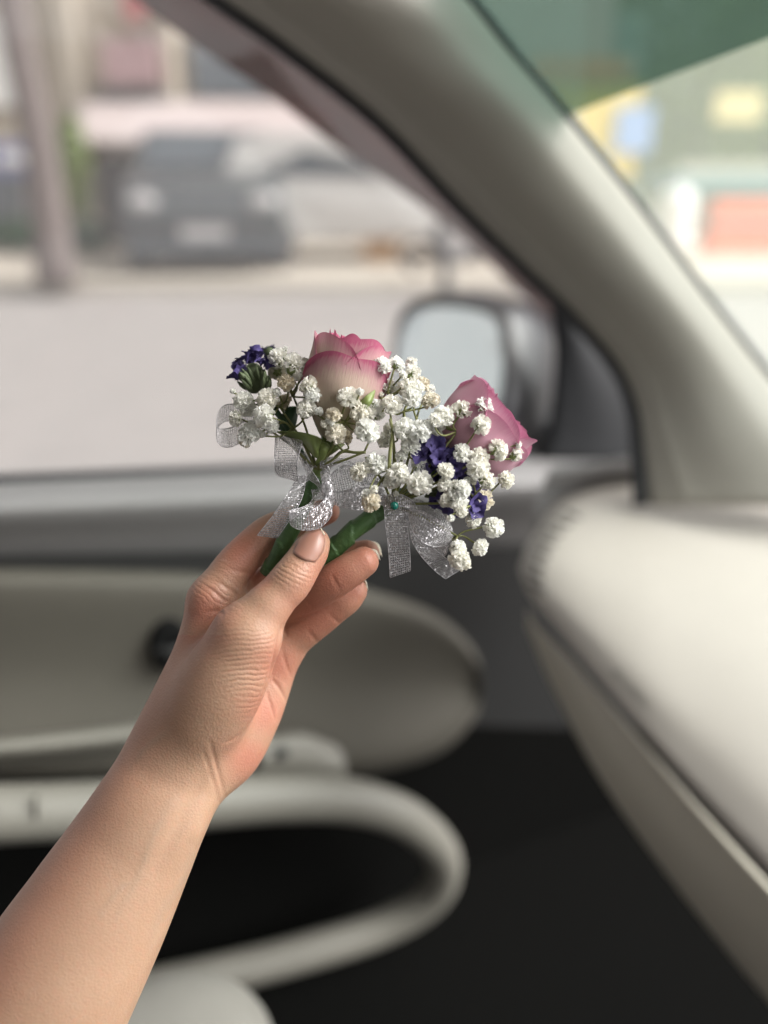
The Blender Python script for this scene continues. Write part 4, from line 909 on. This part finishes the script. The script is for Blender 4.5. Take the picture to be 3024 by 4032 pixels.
# statice -------------------------------------------------------------------------
M_purple = mat('statice_purple', (0.055, 0.040, 0.155), 0.7, vary=0.55, scale=250)
M_cal2 = mat('statice_calyx', (0.075, 0.10, 0.045), 0.7, vary=0.5, scale=250)
def floret_mesh(seed):
    g = np.random.default_rng(seed); V, F = [], []; n = 20
    for i, (r, h) in enumerate(((.08, -.6), (.22, -.1), (.55, .25), (.95, .42))):
        for j in range(n):
            a = 2 * math.pi * j / n; k = 1 + (.14 * math.cos(5 * a) + g.normal(0, .07)) * (i / 3)
            V.append([r * k * math.cos(a), r * k * math.sin(a), h + (.20 * math.sin(10 * a) + g.normal(0, .10)) * (i / 3) ** 1.3])
    F = grid_faces(4, n, True); return mesh_data('statice_floret', V, F, M_purple)
FLO = [floret_mesh(s) for s in range(5)]
def spike_mesh():
    V = np.array([[r * math.cos(a), r * math.sin(a), h] for r, h in ((.1, -1), (.28, -.4), (.3, .2), (.12, .8), (.02, 1.0)) for a in np.linspace(0, 2 * math.pi, 8, endpoint=False)]); return mesh_data('statice_calyx', V, grid_faces(5, 8, True), M_cal2)
SPK = spike_mesh()
def put(name, me, parent, p, d, s_, g):
    x, y, z = frame(d, np.array([.31, .17, .9])); M = Matrix(np.stack([x, y, z], 1).tolist()).to_4x4() @ Matrix.Rotation(g.uniform(0, 6), 4, 'Z') @ Matrix.Scale(s_, 4); M.translation = Vector(p - loc_of(parent))
    o = bpy.data.objects.new(name, me); COL.objects.link(o); o.parent = parent; o.matrix_local = M
g = np.random.default_rng(3)
v, f = ellipsoid_vf(H(1000, 1490, 4), (.006, .006, .008), 8, 12); stA = obj('statice', v, f, M_cal2, gA)
for i in range(26):
    t = i / 25; px = 918 + 150 * t + g.normal(0, 8); py = 1490 - 75 * math.sin(math.pi * (.12 + .62 * t)) + g.normal(0, 14) + (18 if t < .2 else 0); dz = g.uniform(-4, 14)
    d = (H(px, py, dz) - H(1020, 1560, 4)); d /= np.linalg.norm(d); put('statice_floret', FLO[g.integers(5)], stA, H(px, py, dz), d + g.normal(0, .25, 3), .0034 * g.uniform(.8, 1.2), g)
for i in range(34):
    t = g.random(); a = g.uniform(-1.1, 1.1); px = 1000 + 62 * math.sin(a) * 1.0 + 15 * (t - .5); py = 1512 - 28 * math.cos(a) + 40 * (t - .4); dz = g.uniform(-8, 8)
    d = H(px, py, dz) - H(1040, 1590, 4); put('statice_calyx', SPK, stA, H(px, py, dz), d, .0042 * g.uniform(.8, 1.2), g)
v, f = tube([H(1030, 1560, 4), H(1110, 1650, 4), H(1220, 1840, 2)], [.0022, .0016, .0014], 8, 12); obj('statice_stem', v, f, M_leafdk, stA)
v, f = ellipsoid_vf(H(1775, 1860, 4), (.008, .006, .012), 8, 12); stB = obj('statice', v, f, M_cal2, gB)
for i in range(80):
    t = g.random(); px = 1708 + 125 * t + g.normal(0, 40); py = 1745 + 250 * t + g.normal(0, 24); dz = g.uniform(-16, 2)
    d = H(px, py, dz) - H(1720 + 60 * t, 1850 + 60 * t, 12); put('statice_floret', FLO[g.integers(5)], stB, H(px, py, dz), d + g.normal(0, .003, 3), .0042 * g.uniform(.75, 1.25), g)
for i in range(14):
    t = g.random(); px = 1700 + 110 * t + g.normal(0, 20); py = 1920 + 80 * t + g.normal(0, 16); put('statice_calyx', SPK, stB, H(px, py, 0), H(px, py, 0) - H(1640, 1960, 6), .004, g)
# a second, small purple floret and pink bud far behind
v, f = ellipsoid_vf(H(1060, 1385, 22), (.0035, .003, .003), 8, 10); stC = obj('statice', v, f, M_cal2, gA)
for i in range(6): put('statice_floret', FLO[i % 5], stC, H(1055 + g.normal(0, 10), 1385 + g.normal(0, 8), 22), g.normal(size=3) + UP, .003, g)

# ribbon --------------------------------------------------------------------------
def ribbon_material():
    m = bpy.data.materials.new('silver_mesh_ribbon'); m.use_nodes = True; nt = m.node_tree; nt.nodes.clear(); o = nt.nodes.new('ShaderNodeOutputMaterial')
    uv = nt.nodes.new('ShaderNodeUVMap').outputs[0]; sx = nt.nodes.new('ShaderNodeSeparateXYZ'); nt.links.new(uv, sx.inputs[0]); U, V = sx.outputs[0], sx.outputs[1]
    cu = math_node(nt, 'MULTIPLY', U, 11.0); cv = math_node(nt, 'MULTIPLY', V, 0.82)     # V in millimetres
    fu, fv = math_node(nt, 'FRACT', cu), math_node(nt, 'FRACT', cv)
    cb = nt.nodes.new('ShaderNodeCombineXYZ'); nt.links.new(math_node(nt, 'FLOOR', math_node(nt, 'MULTIPLY', cu, 2.0)), cb.inputs[0]); nt.links.new(math_node(nt, 'FLOOR', math_node(nt, 'MULTIPLY', cv, 2.0)), cb.inputs[1])
    wn_ = nt.nodes.new('ShaderNodeTexWhiteNoise'); wn_.noise_dimensions = '2D'; nt.links.new(cb.outputs[0], wn_.inputs['Vector'])
    thr_v = math_node(nt, 'GREATER_THAN', fv, 0.5); thr_u = math_node(nt, 'GREATER_THAN', fu, 0.62)
    sel = math_node(nt, 'LESS_THAN', math_node(nt, 'ABSOLUTE', math_node(nt, 'SUBTRACT', U, .5)), .455)
    thr = math_node(nt, 'MAXIMUM', math_node(nt, 'MAXIMUM', thr_v, thr_u), math_node(nt, 'SUBTRACT', 1.0, sel))
    alpha = math_node(nt, 'ADD', math_node(nt, 'MULTIPLY', thr, .74), .12)
    ge = nt.nodes.new('ShaderNodeNewGeometry'); vm = nt.nodes.new('ShaderNodeVectorMath'); vm.operation = 'SUBTRACT'; nt.links.new(wn_.outputs['Color'], vm.inputs[0]); vm.inputs[1].default_value = (.5, .5, .5)
    vs_ = nt.nodes.new('ShaderNodeVectorMath'); vs_.operation = 'SCALE'; nt.links.new(vm.outputs[0], vs_.inputs[0]); vs_.inputs['Scale'].default_value = .75
    va = nt.nodes.new('ShaderNodeVectorMath'); va.operation = 'ADD'; nt.links.new(ge.outputs['Normal'], va.inputs[0]); nt.links.new(vs_.outputs[0], va.inputs[1])
    vn = nt.nodes.new('ShaderNodeVectorMath'); vn.operation = 'NORMALIZE'; nt.links.new(va.outputs[0], vn.inputs[0])
    b = nt.nodes.new('ShaderNodeBsdfPrincipled'); b.inputs['Metallic'].default_value = .85; b.inputs['Roughness'].default_value = .22; nt.links.new(vn.outputs[0], b.inputs['Normal'])
    rp = nt.nodes.new('ShaderNodeValToRGB'); nt.links.new(wn_.outputs['Value'], rp.inputs[0]); e = rp.color_ramp.elements
    e[0].color = (.20, .19, .20, 1); e[1].color = (.85, .85, .88, 1); e[1].position = 1; q = e.new(.86); q.color = (.55, .53, .55, 1)
    nt.links.new(rp.outputs[0], b.inputs['Base Color'])
    rq = nt.nodes.new('ShaderNodeValToRGB'); nt.links.new(wn_.outputs['Value'], rq.inputs[0]); rq.color_ramp.elements[0].color = (.42, .41, .42, 1); rq.color_ramp.elements[1].color = (.92, .90, .92, 1)
    d = nt.nodes.new('ShaderNodeBsdfTranslucent'); d.inputs[0].default_value = (.66, .64, .65, 1); d2 = nt.nodes.new('ShaderNodeBsdfDiffuse'); d2.inputs[0].default_value = (.62, .60, .61, 1)
    nt.links.new(rq.outputs[0], d2.inputs[0]); nt.links.new(rq.outputs[0], d.inputs[0])
    m0 = nt.nodes.new('ShaderNodeMixShader'); m0.inputs[0].default_value = .55; nt.links.new(d.outputs[0], m0.inputs[1]); nt.links.new(d2.outputs[0], m0.inputs[2])
    m1 = nt.nodes.new('ShaderNodeMixShader'); m1.inputs[0].default_value = .45; nt.links.new(b.outputs[0], m1.inputs[1]); nt.links.new(m0.outputs[0], m1.inputs[2])
    t = nt.nodes.new('ShaderNodeBsdfTransparent'); m2 = nt.nodes.new('ShaderNodeMixShader'); nt.links.new(alpha, m2.inputs[0]); nt.links.new(t.outputs[0], m2.inputs[1]); nt.links.new(m1.outputs[0], m2.inputs[2])
    nt.links.new(m2.outputs[0], o.inputs[0]); return m
M_rib = ribbon_material()
M_thread = mat('ribbon_edge', (0.42, 0.41, 0.43), 0.35, metal=.5)
def strip(parent, e0, e1, name='ribbon_loop'):
    n, w = 64, 9
    a = catmull([H(*q) for q in e0], n); b = catmull([H(*q) for q in e1], n); mid = (a + b) / 2
    s_ = np.concatenate([[0], np.cumsum(np.linalg.norm(np.diff(mid, axis=0), axis=1))]) * 1000
    V, UV = [], []
    for i in range(n):
        for j in range(w):
            t = j / (w - 1); V.append(a[i] * (1 - t) + b[i] * t + toC * .0003 * math.sin(i * .9 + j * 1.3)); UV.append((t, s_[i]))
    o = obj(name, np.array(V), grid_faces(n, w), M_rib, parent, uv=UV)
    for e in (a, b):
        v, f = tube(e[::2], .00014, 5, 40); obj('selvedge', v, f, M_thread, o)
    return o
def bow(parent, p):
    v, f = ellipsoid_vf(p, (.0045, .004, .005), 10, 14, .04); return obj('bow_knot', v, f, M_thread, parent)
def q3(*l): return [(800 + x / 2.37, 1700 + y / 2.37, z) for x, y, z in l]
def q4(*l): return [(1350 + x / 2.37, 1700 + y / 2.37, z) for x, y, z in l]
def q1(*l): return [(800 + x / 2.37, 1260 + y / 2.37, z) for x, y, z in l]
# left bow
strip(gA, q1((700, 990, 6), (480, 900, 8), (320, 790, 6), (190, 800, 2), (130, 900, -4), (135, 1000, -6), (230, 1010, 0), (420, 940, 6), (600, 1000, 8)),
          q1((680, 1080, 6), (480, 960, 10), (330, 950, 8), (200, 950, 4), (125, 1030, -3), (140, 1150, -6), (240, 1190, 0), (420, 1120, 6), (620, 1080, 8)))
strip(gA, q3((960, 370, -6), (900, 250, -2), (800, 100, 2), (690, 30, 0), (670, 110, -10), (665, 270, -16), (690, 400, -12), (820, 440, -8), (960, 420, -8)),
          q3((1060, 330, -4), (980, 230, 0), (930, 110, 6), (905, 70, 0), (925, 110, -14), (880, 270, -18), (890, 460, -12), (950, 470, -9), (1000, 440, -8)))
strip(gA, q3((960, 260, -10), (990, 330, -13), (1060, 430, -14), (1130, 560, -13), (1165, 660, -12)), q3((965, 420, -10), (1000, 455, -12), (1060, 500, -13), (1110, 590, -12), (1130, 680, -11)), 'ribbon_fold')
strip(gA, q3((890, 400, -8), (800, 560, -10), (740, 650, -12), (620, 820, -12), (500, 970, -10)), q3((960, 400, -8), (940, 560, -10), (890, 690, -13), (790, 850, -14), (690, 993, -12)), 'ribbon_tail')
strip(gA, q3((1010, 540, -8), (1020, 620, -10), (960, 690, -14), (800, 740, -18), (900, 760, -20), (1060, 700, -18), (1150, 600, -16), (1190, 520, -13)),
          q3((1110, 520, -8), (1130, 620, -10), (1060, 700, -14), (815, 830, -18), (900, 915, -20), (1080, 900, -19), (1195, 780, -17), (1200, 640, -13)))
strip(gA, q3((1090, 340, -6), (1110, 260, -6), (1250, 235, -4), (1390, 290, 0), (1480, 420, 0), (1560, 480, -2), (1650, 440, 2)),
          q3((1170, 400, -8), (1200, 330, -8), (1270, 290, -8), (1360, 320, -6), (1470, 470, -6), (1570, 580, -6), (1680, 560, 2)))
strip(gA, q3((1180, 420, -10), (1240, 350, -12), (1340, 310, -13), (1450, 350, -12), (1580, 400, -8), (1700, 420, -4)),
          q3((1190, 560, -10), (1290, 560, -12), (1400, 540, -14), (1500, 500, -12), (1600, 500, -8), (1700, 520, -4)))
strip(gA, q3((1190, 560, -10), (1290, 560, -12), (1420, 530, -12), (1540, 520, -10), (1690, 540, -6)),
          q3((1200, 670, -10), (1290, 700, -11), (1420, 730, -12), (1540, 715, -10), (1690, 650, -6)), 'ribbon_fold')
v, f = tube([H(1278, 1860, -9), H(1290, 1905, -14), H(1297, 1960, -13), H(1300, 1990, -10)], [.0022, .0030, .0028, .002], 12, 14)
obj('bow_knot', v, f, M_rib, gA, uv=np.stack([np.arange(len(v)) % 12 / 12 * .6, np.arange(len(v)) // 12 * 1.0], 1))
# right bow
strip(gB, q4((385, 690, -8), (395, 850, -9), (415, 1000, -9), (430, 1180, -8), (440, 1365, -6)), q4((585, 680, -8), (600, 850, -10), (615, 1000, -11), (628, 1150, -10), (632, 1300, -8)), 'ribbon_tail')
strip(gB, q4((560, 660, -10), (640, 740, -14), (740, 740, -17), (900, 830, -18), (1000, 930, -14), (1010, 1040, -8), (930, 1080, -2), (800, 1040, 0), (660, 900, -2), (590, 740, -6)),
          q4((600, 720, -10), (630, 860, -14), (670, 960, -17), (760, 1040, -18), (860, 1075, -15), (960, 1070, -9), (960, 1150, -3), (830, 1190, 0), (680, 1080, -2), (600, 840, -6)))
strip(gB, q4((590, 620, -4), (700, 630, -4), (830, 690, -2), (950, 790, 0), (1020, 900, 2), (1020, 1010, 0)), q4((600, 720, -6), (720, 740, -8), (840, 800, -7), (920, 870, -5), (960, 950, -3), (950, 1060, -2)))
strip(gB, q4((600, 720, -6), (620, 900, -6), (650, 1030, -7), (730, 1160, -8), (850, 1290, -7), (960, 1375, -5)), q4((640, 760, -6), (720, 940, -8), (800, 1040, -9), (900, 1130, -9), (1000, 1210, -8), (1100, 1290, -6)), 'ribbon_tail')
strip(gB, q4((350, 640, -8), (420, 590, -12), (520, 580, -13), (620, 620, -12), (680, 680, -10)), q4((380, 720, -8), (440, 700, -13), (530, 690, -14), (620, 720, -13), (660, 770, -10)), 'ribbon_fold')
strip(gB, q4((-20, 560, -4), (120, 520, -6), (260, 540, -8), (400, 590, -9)), q4((-20, 700, -4), (120, 680, -8), (260, 670, -10), (400, 690, -10)), 'ribbon_fold')
# green headed pin
M_pin = mat('green_pearl', (0.01, 0.13, 0.10), 0.2)
v, f = ellipsoid_vf(H(1350 + 480 / 2.37, 1700 + 690 / 2.37, -17), (.0021, .0021, .0021), 12, 16); pin = obj('pin_head', v, f, M_pin, gB)
v, f = tube([H(1350 + 480 / 2.37, 1700 + 690 / 2.37, -16), H(1650, 1965, 6)], .0003, 6, 4); obj('pin_shaft', v, f, mat('pin_steel', (.7, .7, .7), .2, metal=1), pin)
